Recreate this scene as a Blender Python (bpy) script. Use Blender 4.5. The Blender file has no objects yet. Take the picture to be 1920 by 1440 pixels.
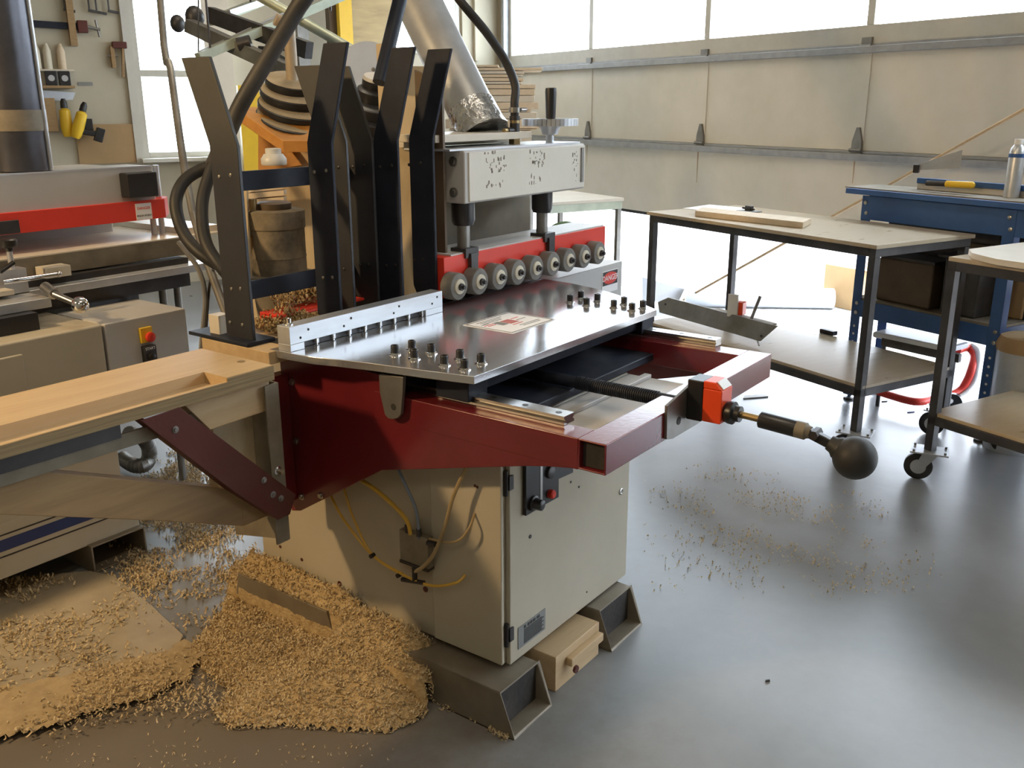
import bpy, math, random
from mathutils import Vector, Matrix
from math import pi, sin, cos, radians
random.seed(7)
scn = bpy.context.scene
col = scn.collection

# ------------------------------------------------------------------ camera
EYE = Vector((0, 0, 1.65))
PITCH, ROLL, YAW, FPX = 0.2897, 0.00278, 0.63096, 1758.0
fw = Vector((cos(YAW)*cos(PITCH), sin(YAW)*cos(PITCH), -sin(PITCH)))
rt = Vector((sin(YAW), -cos(YAW), 0)); up = rt.cross(fw)
rx = rt*cos(ROLL) - up*sin(ROLL); ux = rt*sin(ROLL) + up*cos(ROLL)
cam_data = bpy.data.cameras.new('camera'); cam = bpy.data.objects.new('camera', cam_data); col.objects.link(cam)
cam.matrix_world = Matrix(((rx.x, ux.x, -fw.x, EYE.x), (rx.y, ux.y, -fw.y, EYE.y), (rx.z, ux.z, -fw.z, EYE.z), (0, 0, 0, 1)))
cam_data.sensor_width = 36.0; cam_data.lens = FPX*36.0/1920.0
cam_data.clip_start = 0.05; cam_data.clip_end = 200
scn.camera = cam

# ------------------------------------------------------------------ exposure, sky, work lamp, added fill
vs = scn.view_settings
vs.view_transform = 'Standard'; vs.look = 'None'; vs.gamma = 1.0; vs.use_curve_mapping = False
vs.exposure = -0.30
BA = radians(66.707 - 90)                       # the building stands turned against the machines
BM = Matrix.Rotation(BA, 4, 'Z')
world = bpy.data.worlds.new('sky'); scn.world = world; world.use_nodes = True
wn = world.node_tree; bg = wn.nodes['Background']
bg.inputs[0].default_value = (0.80, 0.885, 1.0, 1); bg.inputs[1].default_value = 17.0
def area(name, loc, target, sx, sy, power, color, spread=180):
    l = bpy.data.lights.new(name, 'AREA'); l.shape = 'RECTANGLE'; l.size = sx; l.size_y = sy
    l.energy = power; l.color = color; l.spread = radians(spread)
    o = bpy.data.objects.new(name, l); col.objects.link(o); o.location = loc
    o.rotation_euler = (Vector(target)-Vector(loc)).to_track_quat('-Z', 'Y').to_euler(); return o
area('work_lamp', (-0.75, 3.35, 2.75), (2.0, 1.9, 0.5), 0.22, 0.22, 98, (1.0, 0.68, 0.34))
for k, (uu, vv) in enumerate(((1.0, 1.2), (1.6, 4.6), (3.6, 7.2), (-1.2, -1.5))):
    p = BM @ Vector((uu, vv, 4.1))
    area('overhead_fill', p, p - Vector((0, 0, 1)), 1.5, 0.5, 33, (1.0, 0.84, 0.62))  # unseen fill lights added overhead to brighten the room

# ------------------------------------------------------------------ materials
MATS = {}
def mat(name, c, rough=0.5, metal=0.0, var=0.12, scale=8.0, bump=0.0, bscale=60.0, c2=None, stretch=None, rvar=0.0, spec=0.5, alpha=None, emit=None, trans=0):
    if name in MATS: return MATS[name]
    m = bpy.data.materials.new(name); m.use_nodes = True; nt = m.node_tree; b = nt.nodes['Principled BSDF']
    b.inputs['Roughness'].default_value = rough; b.inputs['Metallic'].default_value = metal
    b.inputs['Specular IOR Level'].default_value = spec
    tc = nt.nodes.new('ShaderNodeTexCoord'); mp = nt.nodes.new('ShaderNodeMapping')
    nt.links.new(tc.outputs['Object'], mp.inputs[0])
    if stretch: mp.inputs['Scale'].default_value = stretch
    n = nt.nodes.new('ShaderNodeTexNoise'); n.inputs['Scale'].default_value = scale; n.inputs['Detail'].default_value = 6; n.inputs['Roughness'].default_value = 0.62
    nt.links.new(mp.outputs[0], n.inputs['Vector'])
    r = nt.nodes.new('ShaderNodeValToRGB'); r.color_ramp.elements[0].position = 0.32; r.color_ramp.elements[1].position = 0.68
    lo = c2 if c2 else tuple(x*(1-var) for x in c); hi = c if c2 else tuple(min(1, x*(1+var)) for x in c)
    r.color_ramp.elements[0].color = (*lo, 1); r.color_ramp.elements[1].color = (*hi, 1)
    nt.links.new(n.outputs[0], r.inputs[0]); nt.links.new(r.outputs[0], b.inputs['Base Color'])
    if rvar:
        mr = nt.nodes.new('ShaderNodeMapRange'); mr.inputs[3].default_value = max(0.02, rough-rvar); mr.inputs[4].default_value = min(1, rough+rvar)
        nt.links.new(n.outputs[0], mr.inputs[0]); nt.links.new(mr.outputs[0], b.inputs['Roughness'])
    if bump:
        n2 = nt.nodes.new('ShaderNodeTexNoise'); n2.inputs['Scale'].default_value = bscale; n2.inputs['Detail'].default_value = 4
        nt.links.new(mp.outputs[0], n2.inputs['Vector'])
        bp = nt.nodes.new('ShaderNodeBump'); bp.inputs['Strength'].default_value = bump; bp.inputs['Distance'].default_value = 0.01
        nt.links.new(n2.outputs[0], bp.inputs['Height']); nt.links.new(bp.outputs[0], b.inputs['Normal'])
    if alpha is not None: b.inputs['Alpha'].default_value = alpha
    if trans: b.inputs['Transmission Weight'].default_value = trans
    if emit: b.inputs['Emission Color'].default_value = (*emit[0], 1); b.inputs['Emission Strength'].default_value = emit[1]
    MATS[name] = m; return m
M = dict(
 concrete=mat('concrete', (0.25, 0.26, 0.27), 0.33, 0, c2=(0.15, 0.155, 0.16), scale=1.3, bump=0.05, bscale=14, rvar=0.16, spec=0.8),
 rusty_stain=mat('rusty_stain', (0.45, 0.33, 0.2), 0.7, 0, var=0.1),
 gravel=mat('gravel', (0.55, 0.53, 0.5), 0.95, 0, c2=(0.28, 0.27, 0.26), scale=28, bump=0.6, bscale=40),
 wall=mat('wall_paint', (0.50, 0.46, 0.36), 0.85, 0, var=0.07, scale=2.5),
 ply_wall=mat('ply_wall', (0.46, 0.36, 0.2), 0.8, 0, var=0.15, scale=3, stretch=(1, 1, 6)),
 ceiling=mat('ceiling_paint', (0.55, 0.53, 0.48), 0.9),
 door=mat('door_panel', (0.74, 0.70, 0.62), 0.5, 0, scale=3, bump=0.05, bscale=25, c2=(0.66, 0.63, 0.54)),
 door_rail=mat('door_rail', (0.34, 0.35, 0.36), 0.45, 0.3, var=0.12, scale=12),
 window_frame=mat('window_frame', (0.56, 0.55, 0.50), 0.5, 0, var=0.05),
 beige=mat('beige_paint', (0.52, 0.47, 0.37), 0.42, 0, c2=(0.44, 0.395, 0.30), scale=2.2, bump=0.02, bscale=90, rvar=0.06),
 grey_paint=mat('grey_paint', (0.50, 0.49, 0.475), 0.42, 0, var=0.07, scale=3),
 maroon=mat('maroon_paint', (0.17, 0.017, 0.022), 0.2, 0, spec=0.8, c2=(0.13, 0.013, 0.017), scale=3, bump=0.02, bscale=80),
 rust_red=mat('rust_red', (0.11, 0.026, 0.02), 0.6, 0.2, c2=(0.10, 0.03, 0.022), scale=9, bump=0.1),
 red=mat('bright_red', (0.72, 0.045, 0.025), 0.42, 0, var=0.08, scale=3),
 orange_red=mat('orange_red', (0.85, 0.075, 0.015), 0.38, 0, var=0.03),
 black=mat('black_steel', (0.014, 0.018, 0.030), 0.5, 0.0, c2=(0.026, 0.031, 0.045), scale=7, bump=0.04, rvar=0.1, spec=0.22),
 dusty=mat('dusty_black', (0.30, 0.25, 0.17), 0.75, 0.0, c2=(0.07, 0.062, 0.05), scale=9, bump=0.1),
 black_plastic=mat('black_plastic', (0.018, 0.018, 0.02), 0.35, 0, var=0.2),
 rubber=mat('rubber', (0.022, 0.022, 0.022), 0.55, 0, var=0.2),
 alu=mat('aluminium_plate', (0.58, 0.59, 0.61), 0.17, 0.8, var=0.05, scale=3, bump=0.015, bscale=120, rvar=0.05),
 alu_rough=mat('milled_aluminium', (0.60, 0.62, 0.65), 0.4, 0.75, var=0.05, scale=9, stretch=(1, 6, 6)),
 steel=mat('bare_steel', (0.46, 0.45, 0.43), 0.28, 1.0, var=0.15, scale=10, bump=0.03, bscale=90, stretch=(1, 0.2, 1)),
 dull_steel=mat('dull_steel', (0.30, 0.295, 0.28), 0.48, 0.8, c2=(0.20, 0.19, 0.175), scale=8, bump=0.04),
 dark_steel=mat('dark_steel', (0.085, 0.082, 0.082), 0.45, 0.6, c2=(0.05, 0.048, 0.05), scale=9, bump=0.05),
 chrome=mat('chrome', (0.75, 0.75, 0.76), 0.1, 1.0, var=0.03),
 galv=mat('galvanized', (0.60, 0.62, 0.65), 0.36, 0.6, c2=(0.50, 0.52, 0.55), scale=14, bump=0.03, bscale=30),
 foil=mat('foil_tape', (0.62, 0.64, 0.68), 0.25, 1.0, var=0.2, scale=30, bump=0.9, bscale=45),
 brass=mat('brass', (0.42, 0.31, 0.16), 0.38, 1.0, var=0.1),
 foot=mat('foot_steel', (0.30, 0.26, 0.20), 0.5, 0.4, c2=(0.20, 0.17, 0.125), scale=5, bump=0.06),
 inner=mat('tube_shade', (0.022, 0.02, 0.018), 0.8, 0.1, c2=(0.05, 0.042, 0.035), scale=12, bump=0.2),  # near-black colour for the shade inside open tubes
 pine=mat('pine', (0.58, 0.43, 0.25), 0.55, 0, c2=(0.50, 0.35, 0.19), scale=3.5, stretch=(1.2, 9, 9), bump=0.03),
 pine_y=mat('pine_along_depth', (0.60, 0.42, 0.22), 0.55, 0, c2=(0.50, 0.33, 0.16), scale=3.5, stretch=(9, 1.2, 9), bump=0.03),
 pine_z=mat('pine_upright', (0.62, 0.50, 0.32), 0.6, 0, c2=(0.54, 0.42, 0.25), scale=3, stretch=(9, 9, 1), bump=0.03),
 orange_wood=mat('orange_wood', (0.62, 0.30, 0.07), 0.5, 0, c2=(0.52, 0.23, 0.05), scale=3, stretch=(1, 7, 7)),
 oak=mat('oak', (0.36, 0.235, 0.11), 0.5, 0, c2=(0.28, 0.175, 0.08), scale=4, stretch=(1, 12, 12), bump=0.04),
 plyedge=mat('plywood_edge', (0.34, 0.25, 0.13), 0.7, 0, c2=(0.19, 0.135, 0.07), scale=5, stretch=(1, 1, 60), bump=0.05),
 ply=mat('plywood', (0.50, 0.42, 0.30), 0.3, 0, c2=(0.44, 0.34, 0.21), scale=3, stretch=(2, 8, 8), rvar=0.08),
 mdf=mat('mdf', (0.46, 0.33, 0.19), 0.55, 0, var=0.06, scale=5),
 pale=mat('pale_laminate', (0.66, 0.60, 0.50), 0.35, 0, var=0.06, scale=5),
 board=mat('raw_boards', (0.70, 0.58, 0.43), 0.65, 0, c2=(0.62, 0.50, 0.35), scale=4, stretch=(1, 10, 10)),
 shaving=mat('shavings', (0.55, 0.41, 0.22), 0.85, 0, c2=(0.34, 0.235, 0.11), scale=40, bump=0.6, bscale=120),
 dust=mat('sawdust', (0.46, 0.35, 0.20), 0.9, 0, c2=(0.36, 0.27, 0.15), scale=30, bump=0.3, bscale=80),
 shaving2=mat('pale_shavings', (0.68, 0.56, 0.37), 0.85, 0, c2=(0.50, 0.38, 0.21), scale=60),
 mat_sheet=mat('floor_sheet', (0.42, 0.355, 0.25), 0.6, 0, c2=(0.32, 0.27, 0.19), scale=5, bump=0.1, bscale=50),
 cardboard=mat('cardboard', (0.40, 0.27, 0.14), 0.85, 0, var=0.08, scale=4),
 blue=mat('blue_paint', (0.035, 0.10, 0.28), 0.4, 0.1, var=0.12, scale=6),
 navy=mat('navy_stripe', (0.025, 0.045, 0.15), 0.45, 0, var=0.08),
 white=mat('white_plastic', (0.72, 0.72, 0.70), 0.4, 0, var=0.04),
 paper=mat('paper', (0.86, 0.87, 0.88), 0.7, 0, var=0.03),
 faded_red=mat('faded_red', (0.52, 0.16, 0.15), 0.5),
 label_grey=mat('label_grey', (0.24, 0.245, 0.24), 0.5, 0.2, var=0.05),
 ink=mat('ink', (0.03, 0.03, 0.03), 0.6), red_ink=mat('red_ink', (0.62, 0.03, 0.03), 0.55),
 yellow=mat('yellow', (0.80, 0.52, 0.03), 0.4, 0, var=0.05), yellow_tube=mat('yellow_tube', (0.66, 0.40, 0.06), 0.35, 0, var=0.08),
 amber_tube=mat('amber_tube', (0.38, 0.28, 0.14), 0.35, 0, var=0.1), blue_tube=mat('blue_tube', (0.22, 0.27, 0.36), 0.35, 0, var=0.1),
 tyre=mat('grey_rubber', (0.20, 0.19, 0.17), 0.65, 0, c2=(0.13, 0.125, 0.115), scale=20, bump=0.1), cream=mat('cream_plastic', (0.62, 0.57, 0.45), 0.45, 0, var=0.05),
 green=mat('green_cloth', (0.10, 0.16, 0.06), 0.9, 0, var=0.3, scale=12), cloth=mat('dusty_cover', (0.20, 0.17, 0.12), 0.85, 0, c2=(0.14, 0.12, 0.09), scale=6),
 tan_pipe=mat('dusty_pipe', (0.42, 0.34, 0.24), 0.6, 0.2, var=0.1), greenish=mat('greenish_steel', (0.42, 0.46, 0.37), 0.45, 0.4, var=0.15),
 disc=mat('blower_disc', (0.62, 0.68, 0.77), 0.45, 0.1, var=0.05), plastic_film=mat('plastic_film', (0.70, 0.74, 0.80), 0.3, 0, var=0.06, scale=20, stretch=(1, 12, 12)),
 clear=mat('milky_jug', (0.70, 0.71, 0.70), 0.35, 0, var=0.04), oldsteel=mat('stained_steel', (0.27, 0.235, 0.18), 0.55, 0.2, c2=(0.17, 0.145, 0.10), scale=9),
)
def glass():
    m = bpy.data.materials.new('window_glass'); m.use_nodes = True; nt = m.node_tree; nt.nodes.clear()
    o = nt.nodes.new('ShaderNodeOutputMaterial'); t = nt.nodes.new('ShaderNodeBsdfTransparent'); g = nt.nodes.new('ShaderNodeBsdfGlossy'); x = nt.nodes.new('ShaderNodeMixShader')
    t.inputs[0].default_value = (0.95, 0.97, 0.97, 1); g.inputs['Roughness'].default_value = 0.03; x.inputs[0].default_value = 0.06
    nt.links.new(t.outputs[0], x.inputs[1]); nt.links.new(g.outputs[0], x.inputs[2]); nt.links.new(x.outputs[0], o.inputs[0]); return m
M['glass'] = glass()
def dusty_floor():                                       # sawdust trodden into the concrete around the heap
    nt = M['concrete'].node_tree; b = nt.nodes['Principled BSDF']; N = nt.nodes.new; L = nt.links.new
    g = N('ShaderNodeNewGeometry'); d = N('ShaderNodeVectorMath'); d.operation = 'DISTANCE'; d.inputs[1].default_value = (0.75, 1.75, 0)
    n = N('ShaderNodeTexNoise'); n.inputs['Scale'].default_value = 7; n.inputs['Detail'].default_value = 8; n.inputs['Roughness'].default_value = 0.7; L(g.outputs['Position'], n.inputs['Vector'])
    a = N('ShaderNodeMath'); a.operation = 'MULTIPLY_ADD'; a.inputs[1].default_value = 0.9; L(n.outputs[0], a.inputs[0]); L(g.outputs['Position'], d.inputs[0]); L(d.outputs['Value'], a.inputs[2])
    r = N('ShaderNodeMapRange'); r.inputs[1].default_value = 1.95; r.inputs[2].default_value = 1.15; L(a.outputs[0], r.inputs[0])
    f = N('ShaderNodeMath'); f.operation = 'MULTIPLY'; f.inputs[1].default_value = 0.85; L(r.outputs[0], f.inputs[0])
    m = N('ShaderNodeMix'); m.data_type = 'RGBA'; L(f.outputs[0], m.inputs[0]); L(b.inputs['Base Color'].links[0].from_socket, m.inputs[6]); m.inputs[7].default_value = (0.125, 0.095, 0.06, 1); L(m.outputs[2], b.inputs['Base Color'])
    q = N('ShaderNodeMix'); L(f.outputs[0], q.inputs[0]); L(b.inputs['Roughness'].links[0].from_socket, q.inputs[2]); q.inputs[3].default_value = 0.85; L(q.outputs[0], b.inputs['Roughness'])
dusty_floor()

# ------------------------------------------------------------------ mesh helpers
def V(*a): return Vector(a[0] if len(a) == 1 else a)
def frame(d):
    d = d.normalized(); a = Vector((0, 0, 1)) if abs(d.z) < 0.9 else Vector((1, 0, 0))
    x = a.cross(d).normalized(); return x, d.cross(x)
class MB:
    def __init__(s, T=None): s.v = []; s.f = []; s.T = T
    def add(s, vs, fs):
        o = len(s.v); s.v += [Vector(p) for p in vs]; s.f += [tuple(i+o for i in f) for f in fs]; return s
    def box(s, x0, x1, y0, y1, z0, z1):
        x0, x1 = min(x0, x1), max(x0, x1); y0, y1 = min(y0, y1), max(y0, y1); z0, z1 = min(z0, z1), max(z0, z1)
        return s.add([(x0, y0, z0), (x1, y0, z0), (x1, y1, z0), (x0, y1, z0), (x0, y0, z1), (x1, y0, z1), (x1, y1, z1), (x0, y1, z1)],
                     [(3, 2, 1, 0), (4, 5, 6, 7), (0, 1, 5, 4), (1, 2, 6, 5), (2, 3, 7, 6), (3, 0, 4, 7)])
    def bar(s, p0, p1, w, h, upv=(0, 0, 1)):           # rectangular bar from p0 to p1, w sideways, h along upv
        p0, p1 = V(p0), V(p1); d = (p1-p0).normalized(); u_ = Vector(upv); a = d.cross(u_)
        if a.length < 1e-4: a = d.cross(Vector((0, 1, 0)))
        a.normalize(); b = a.cross(d).normalized(); a *= w/2; b *= h/2
        return s.add([p0-a-b, p0+a-b, p0+a+b, p0-a+b, p1-a-b, p1+a-b, p1+a+b, p1-a+b],
                     [(0, 1, 2, 3), (7, 6, 5, 4), (4, 5, 1, 0), (5, 6, 2, 1), (6, 7, 3, 2), (7, 4, 0, 3)])
    def prism(s, pts, d):                               # polygon (3-D points) pushed along d
        n = len(pts); d = V(d); a = [V(p) for p in pts]; b = [p+d for p in a]
        nrm = Vector((0, 0, 0))
        for i in range(n): nrm += a[i].cross(a[(i+1) % n])
        fl = nrm.dot(d) > 0
        fs = [tuple(range(n)), tuple(range(2*n-1, n-1, -1))] + [(i, i+n, (i+1) % n+n, (i+1) % n) for i in range(n)]
        if fl: fs = [tuple(reversed(f)) for f in fs]
        return s.add(a+b, fs)
    def cyl(s, p0, p1, r0, r1=None, n=20, cap=True):
        r1 = r0 if r1 is None else r1; p0, p1 = V(p0), V(p1); x, y = frame(p1-p0); vs = []
        for p, r in ((p0, r0), (p1, r1)):
            for i in range(n): t = 2*pi*i/n; vs.append(p + x*(r*cos(t)) + y*(r*sin(t)))
        fs = [(i, (i+1) % n, n+(i+1) % n, n+i) for i in range(n)]
        if cap: fs += [tuple(range(n-1, -1, -1)), tuple(range(n, 2*n))]
        return s.add(vs, fs)
    def lathe(s, p0, d, prof, n=24):                    # prof: (distance along d, radius)
        p0 = V(p0); d = V(d).normalized(); x, y = frame(d); vs = []; m = len(prof)
        for (h, r) in prof:
            for i in range(n): t = 2*pi*i/n; vs.append(p0 + d*h + x*(r*cos(t)) + y*(r*sin(t)))
        fs = [(k*n+i, k*n+(i+1) % n, (k+1)*n+(i+1) % n, (k+1)*n+i) for k in range(m-1) for i in range(n)]
        fs += [tuple(range(n-1, -1, -1)), tuple(range((m-1)*n, m*n))]
        return s.add(vs, fs)
    def sphere(s, c, r, n=20, sq=(1, 1, 1)):
        c = V(c); vs = []; m = n//2
        for j in range(1, m):
            ph = pi*j/m
            for i in range(n): t = 2*pi*i/n; vs.append(c + Vector((r*sq[0]*sin(ph)*cos(t), r*sq[1]*sin(ph)*sin(t), r*sq[2]*cos(ph))))
        a = len(vs); vs += [c+Vector((0, 0, r*sq[2])), c-Vector((0, 0, r*sq[2]))]
        fs = [(k*n+i, (k+1)*n+i, (k+1)*n+(i+1) % n, k*n+(i+1) % n) for k in range(m-2) for i in range(n)]
        fs += [(a, i, (i+1) % n) for i in range(n)] + [(a+1, (m-2)*n+(i+1) % n, (m-2)*n+i) for i in range(n)]
        return s.add(vs, fs)
    def tube(s, pts, r, n=10, sub=6, ribs=0):           # round tube through the points
        P = [V(p) for p in pts]
        if sub > 1 and len(P) > 2:
            Q = []
            for i in range(len(P)-1):
                a = P[max(i-1, 0)]; b = P[i]; c = P[i+1]; e = P[min(i+2, len(P)-1)]
                for k in range(sub):
                    t = k/sub
                    Q.append(0.5*((2*b) + (c-a)*t + (2*a-5*b+4*c-e)*t*t + (3*b-a-3*c+e)*t**3))
            Q.append(P[-1]); P = Q
        x = None; vs = []
        for i, p in enumerate(P):
            d = (P[min(i+1, len(P)-1)]-P[max(i-1, 0)]).normalized()
            if x is None: x, y = frame(d)
            else: x = (x - d*x.dot(d)).normalized(); y = d.cross(x)
            rr = r*(1+(0.13 if (ribs and i % 2) else 0))
            for k in range(n): t = 2*pi*k/n; vs.append(p + x*(rr*cos(t)) + y*(rr*sin(t)))
        m = len(P)
        fs = [(k*n+i, k*n+(i+1) % n, (k+1)*n+(i+1) % n, (k+1)*n+i) for k in range(m-1) for i in range(n)]
        fs += [tuple(range(n-1, -1, -1)), tuple(range((m-1)*n, m*n))]
        return s.add(vs, fs)
    def hollow(s, p0, p1, w, h, t, upv=(0, 0, 1)):      # open rectangular tube
        p0, p1 = V(p0), V(p1); d = (p1-p0).normalized(); a = d.cross(V(upv)).normalized(); b = a.cross(d).normalized()
        def ring(p, ww, hh): return [p-a*ww/2-b*hh/2, p+a*ww/2-b*hh/2, p+a*ww/2+b*hh/2, p-a*ww/2+b*hh/2]
        vs = ring(p0, w, h)+ring(p1, w, h)+ring(p0, w-2*t, h-2*t)+ring(p1, w-2*t, h-2*t); fs = []
        for i in range(4):
            j = (i+1) % 4; fs += [(i+4, j+4, j, i), (8+i, 8+j, 12+j, 12+i), (i, j, 8+j, 8+i), (4+j, 4+i, 12+i, 12+j)]
        return s.add(vs, fs)
def tagit(o, label=None, cat=None, group=None, kind=None):
    if label: o['label'] = label
    if cat: o['category'] = cat
    if group: o['group'] = group
    if kind: o['kind'] = kind
    return o
WM = {}
def thing(name, label, cat, loc, group=None, turned=False):
    o = bpy.data.objects.new(name, None); o.empty_display_size = 0.05; col.objects.link(o)
    l = V(loc)
    if turned: l = BM @ l; o.rotation_euler = (0, 0, BA)
    o.location = l
    WM[o.name] = Matrix.Translation(l) @ (BM if turned else Matrix.Identity(4))
    return tagit(o, label, cat, group)
def obj(name, mb, m, parent=None, bev=0.0, smooth=True, label=None, seg=2):
    me = bpy.data.meshes.new(name)
    W = WM[parent.name] if parent else Matrix.Identity(4)
    vs = [(mb.T @ p) if mb.T is not None else p for p in mb.v]
    if parent is None:                                   # origin at the base centre
        c = Vector(((min(p.x for p in vs)+max(p.x for p in vs))/2, (min(p.y for p in vs)+max(p.y for p in vs))/2, min(p.z for p in vs)))
        Wi = Matrix.Translation(-c)
    else: Wi = W.inverted()
    me.from_pydata([tuple(Wi @ p) for p in vs], [], mb.f); me.update()
    me.materials.append(M[m] if isinstance(m, str) else m)
    o = bpy.data.objects.new(name, me); col.objects.link(o)
    if parent: o.parent = parent; WM[o.name] = W
    else: o.location = c; WM[o.name] = Matrix.Translation(c)
    if smooth: me.shade_smooth(); me.set_sharp_from_angle(angle=radians(38))
    if bev:
        b = o.modifiers.new('bevel', 'BEVEL'); b.width = bev; b.segments = seg; b.limit_method = 'ANGLE'; b.angle_limit = radians(40); b.harden_normals = True
    if label: o['label'] = label
    return o
def struct(name, mb, m, label=None, **k):
    o = obj(name, mb, m, **k); o['kind'] = 'structure'; return o
def one(name, mb, m, label, cat, group=None, **k): return tagit(obj(name, mb, m, **k), label, cat, group)
def text(name, body, size, pos, xdir, ydir, m, parent, depth=0.0006):
    c = bpy.data.curves.new(name, 'FONT'); c.body = body; c.size = size; c.align_x = 'CENTER'; c.align_y = 'CENTER'; c.extrude = depth/2
    x = V(xdir).normalized(); y = V(ydir).normalized(); z = x.cross(y)
    W = Matrix(((x.x, y.x, z.x, pos[0]), (x.y, y.y, z.y, pos[1]), (x.z, y.z, z.z, pos[2]), (0, 0, 0, 1)))
    tmp = bpy.data.objects.new(name, c); col.objects.link(tmp); bpy.context.view_layer.update()
    me = bpy.data.meshes.new_from_object(tmp.evaluated_get(bpy.context.evaluated_depsgraph_get()))
    bpy.data.objects.remove(tmp); bpy.data.curves.remove(c)
    me.transform(WM[parent.name].inverted() @ W); me.materials.clear(); me.materials.append(M[m])
    o = bpy.data.objects.new(name, me); col.objects.link(o); o.parent = parent; WM[o.name] = WM[parent.name]; return o

# ================================================================== THE SETTING (building coordinates: u across to the door wall, v along it)
def B(): return MB(BM)
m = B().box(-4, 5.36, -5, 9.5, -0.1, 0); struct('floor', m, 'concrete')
m = B().box(5.36, 40, -25, 45, -0.14, -0.012); o = one('gravel_yard', m, 'gravel', 'sunlit gravel yard seen beyond the raised overhead door', 'gravel'); o['kind'] = 'structure'
W1, W2 = (1.60, 2.345), (4.10, 4.893)
m = B()
m.box(-4, W1[0], 9.38, 9.55, 0, 4.5).box(W1[1], W2[0], 9.38, 9.55, 0, 4.5).box(W2[1], 5.6, 9.38, 9.55, 0, 4.5)
m.box(*W1, 9.38, 9.55, 0, 1.185).box(*W1, 9.38, 9.55, 3.1, 4.5).box(*W2, 9.38, 9.55, 0, 2.16).box(*W2, 9.38, 9.55, 3.1, 4.5)
struct('wall_back', m, 'wall')
m = B().box(5.4, 5.6, 9.2, 9.4, 0, 4.5).box(5.4, 5.6, -1.8, 9.2, 3.75, 4.5).box(5.4, 5.6, -5, -1.8, 0, 4.5)
struct('wall_right', m, 'wall')
struct('wall_left', B().box(-4.1, -4, -5, 9.5, 0, 4.5), 'wall')
struct('wall_front', B().box(-4.1, 5.6, -5.1, -5, 0, 4.5), 'wall')
struct('ceiling', B().box(-4.1, 5.6, -5.1, 9.55, 4.5, 4.6), 'ceiling')
def window(name, u0, u1, z0, z1, mids, fr=0.05):
    m = B(); y0, y1 = 9.36, 9.44
    m.box(u0, u0+fr, y0, y1, z0, z1).box(u1-fr, u1, y0, y1, z0, z1).box(u0+fr, u1-fr, y0, y1, z0, z0+fr).box(u0+fr, u1-fr, y0, y1, z1-fr, z1)
    for z in mids: m.box(u0+fr, u1-fr, y0+0.01, y1, z-0.03, z+0.03)
    w = struct(name, m, 'window_frame', bev=0.004)
    obj('window_pane', B().box(u0+fr, u1-fr, 9.405, 9.411, z0+fr, z1-fr), 'glass', w, smooth=False)
    return w
w = window('window_1', 1.60, 2.345, 1.185, 3.1, (1.93,))
obj('window_sill', B().box(1.56, 2.40, 9.22, 9.38, 1.15, 1.185), 'window_frame', w, bev=0.004)
window('window_2', 4.10, 4.893, 2.16, 3.1, ())
# casing left of the first window
struct('trim_1', B().box(1.53, 1.60, 9.345, 9.385, 1.15, 3.2), 'window_frame')
# overhead door
d = thing('door_1', None, None, (5.42, 3.7, 0.716), turned=True); d['kind'] = 'structure'
def panel(z0, z1): obj('door_section', B().box(5.40, 5.45, -1.8, 9.2, z0, z1), 'door', d, bev=0.004)
panel(0.716, 1.340); panel(1.341, 2.018); panel(3.03, 3.75)
m = B().box(5.395, 5.45, -1.8, 9.2, 2.02, 2.148).box(5.395, 5.45, -1.8, 9.2, 2.95, 3.025)
for vv in (9.165, 7.67, 6.065, 4.48, 2.88, 1.28, -0.32, -1.775): m.box(5.395, 5.45, vv-0.03, vv+0.03, 2.148, 2.95)
obj('window_section', m, 'window_frame', d, bev=0.004)
obj('glass_band', B().box(5.42, 5.426, -1.75, 9.14, 2.148, 2.95), 'glass', d, smooth=False)
for z in (1.30, 1.992): obj('strut', B().box(5.345, 5.40, -1.8, 9.17, z-0.022, z+0.022).box(5.385, 5.40, -1.8, 9.17, z+0.022, z+0.04), 'door_rail', d, bev=0.004)
for vv, z0, z1, w_ in ((6.10, 1.02, 1.27, .008), (7.70, 1.10, 1.27, .006), (4.50, 1.12, 1.27, .006)): obj('rust_streak', B().prism([(5.3995, vv-w_, z1), (5.3995, vv+w_, z1), (5.3995, vv+w_*.3, z0), (5.3995, vv-w_*.3, z0)], (-0.001, 0, 0)), 'rusty_stain', d)
obj('weather_seal', B().box(5.405, 5.445, -1.8, 9.2, 0.69, 0.716), 'rubber', d)
for vv in (7.67, 6.065, 4.48, 2.88):
    for z in (1.345,):
        obj('hinge', B().prism([(5.395, vv-0.045, z-0.03), (5.395, vv+0.045, z-0.03), (5.395, vv+0.04, z+0.06), (5.395, vv+0.012, z+0.15), (5.395, vv-0.012, z+0.15), (5.395, vv-0.04, z+0.06)], (-0.02, 0, 0)).cyl((5.37, vv-0.05, z), (5.37, vv+0.05, z), 0.012, n=12), 'dull_steel', d, bev=0.002)
    obj('hinge', B().box(5.375, 5.397, vv-0.04, vv+0.04, 2.0, 2.07).cyl((5.37, vv-0.045, 2.015), (5.37, vv+0.045, 2.015), 0.01, n=12), 'dull_steel', d)
    obj('stile', B().box(5.392, 5.40, vv-0.04, vv+0.04, 1.345, 2.0), 'door', d)
for vv in (9.21,):
    struct('trim_2', B().box(5.33, 5.40, vv-0.03, vv+0.03, 0, 3.8), 'door_rail')

# ================================================================== THE SHAPER IN THE MIDDLE
mc = thing('wood_shaping_machine', 'maroon framed wood shaping machine on a beige cabinet, grey sliding plate on rails', 'machine', (2.17, 1.6, 0.13))
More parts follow.
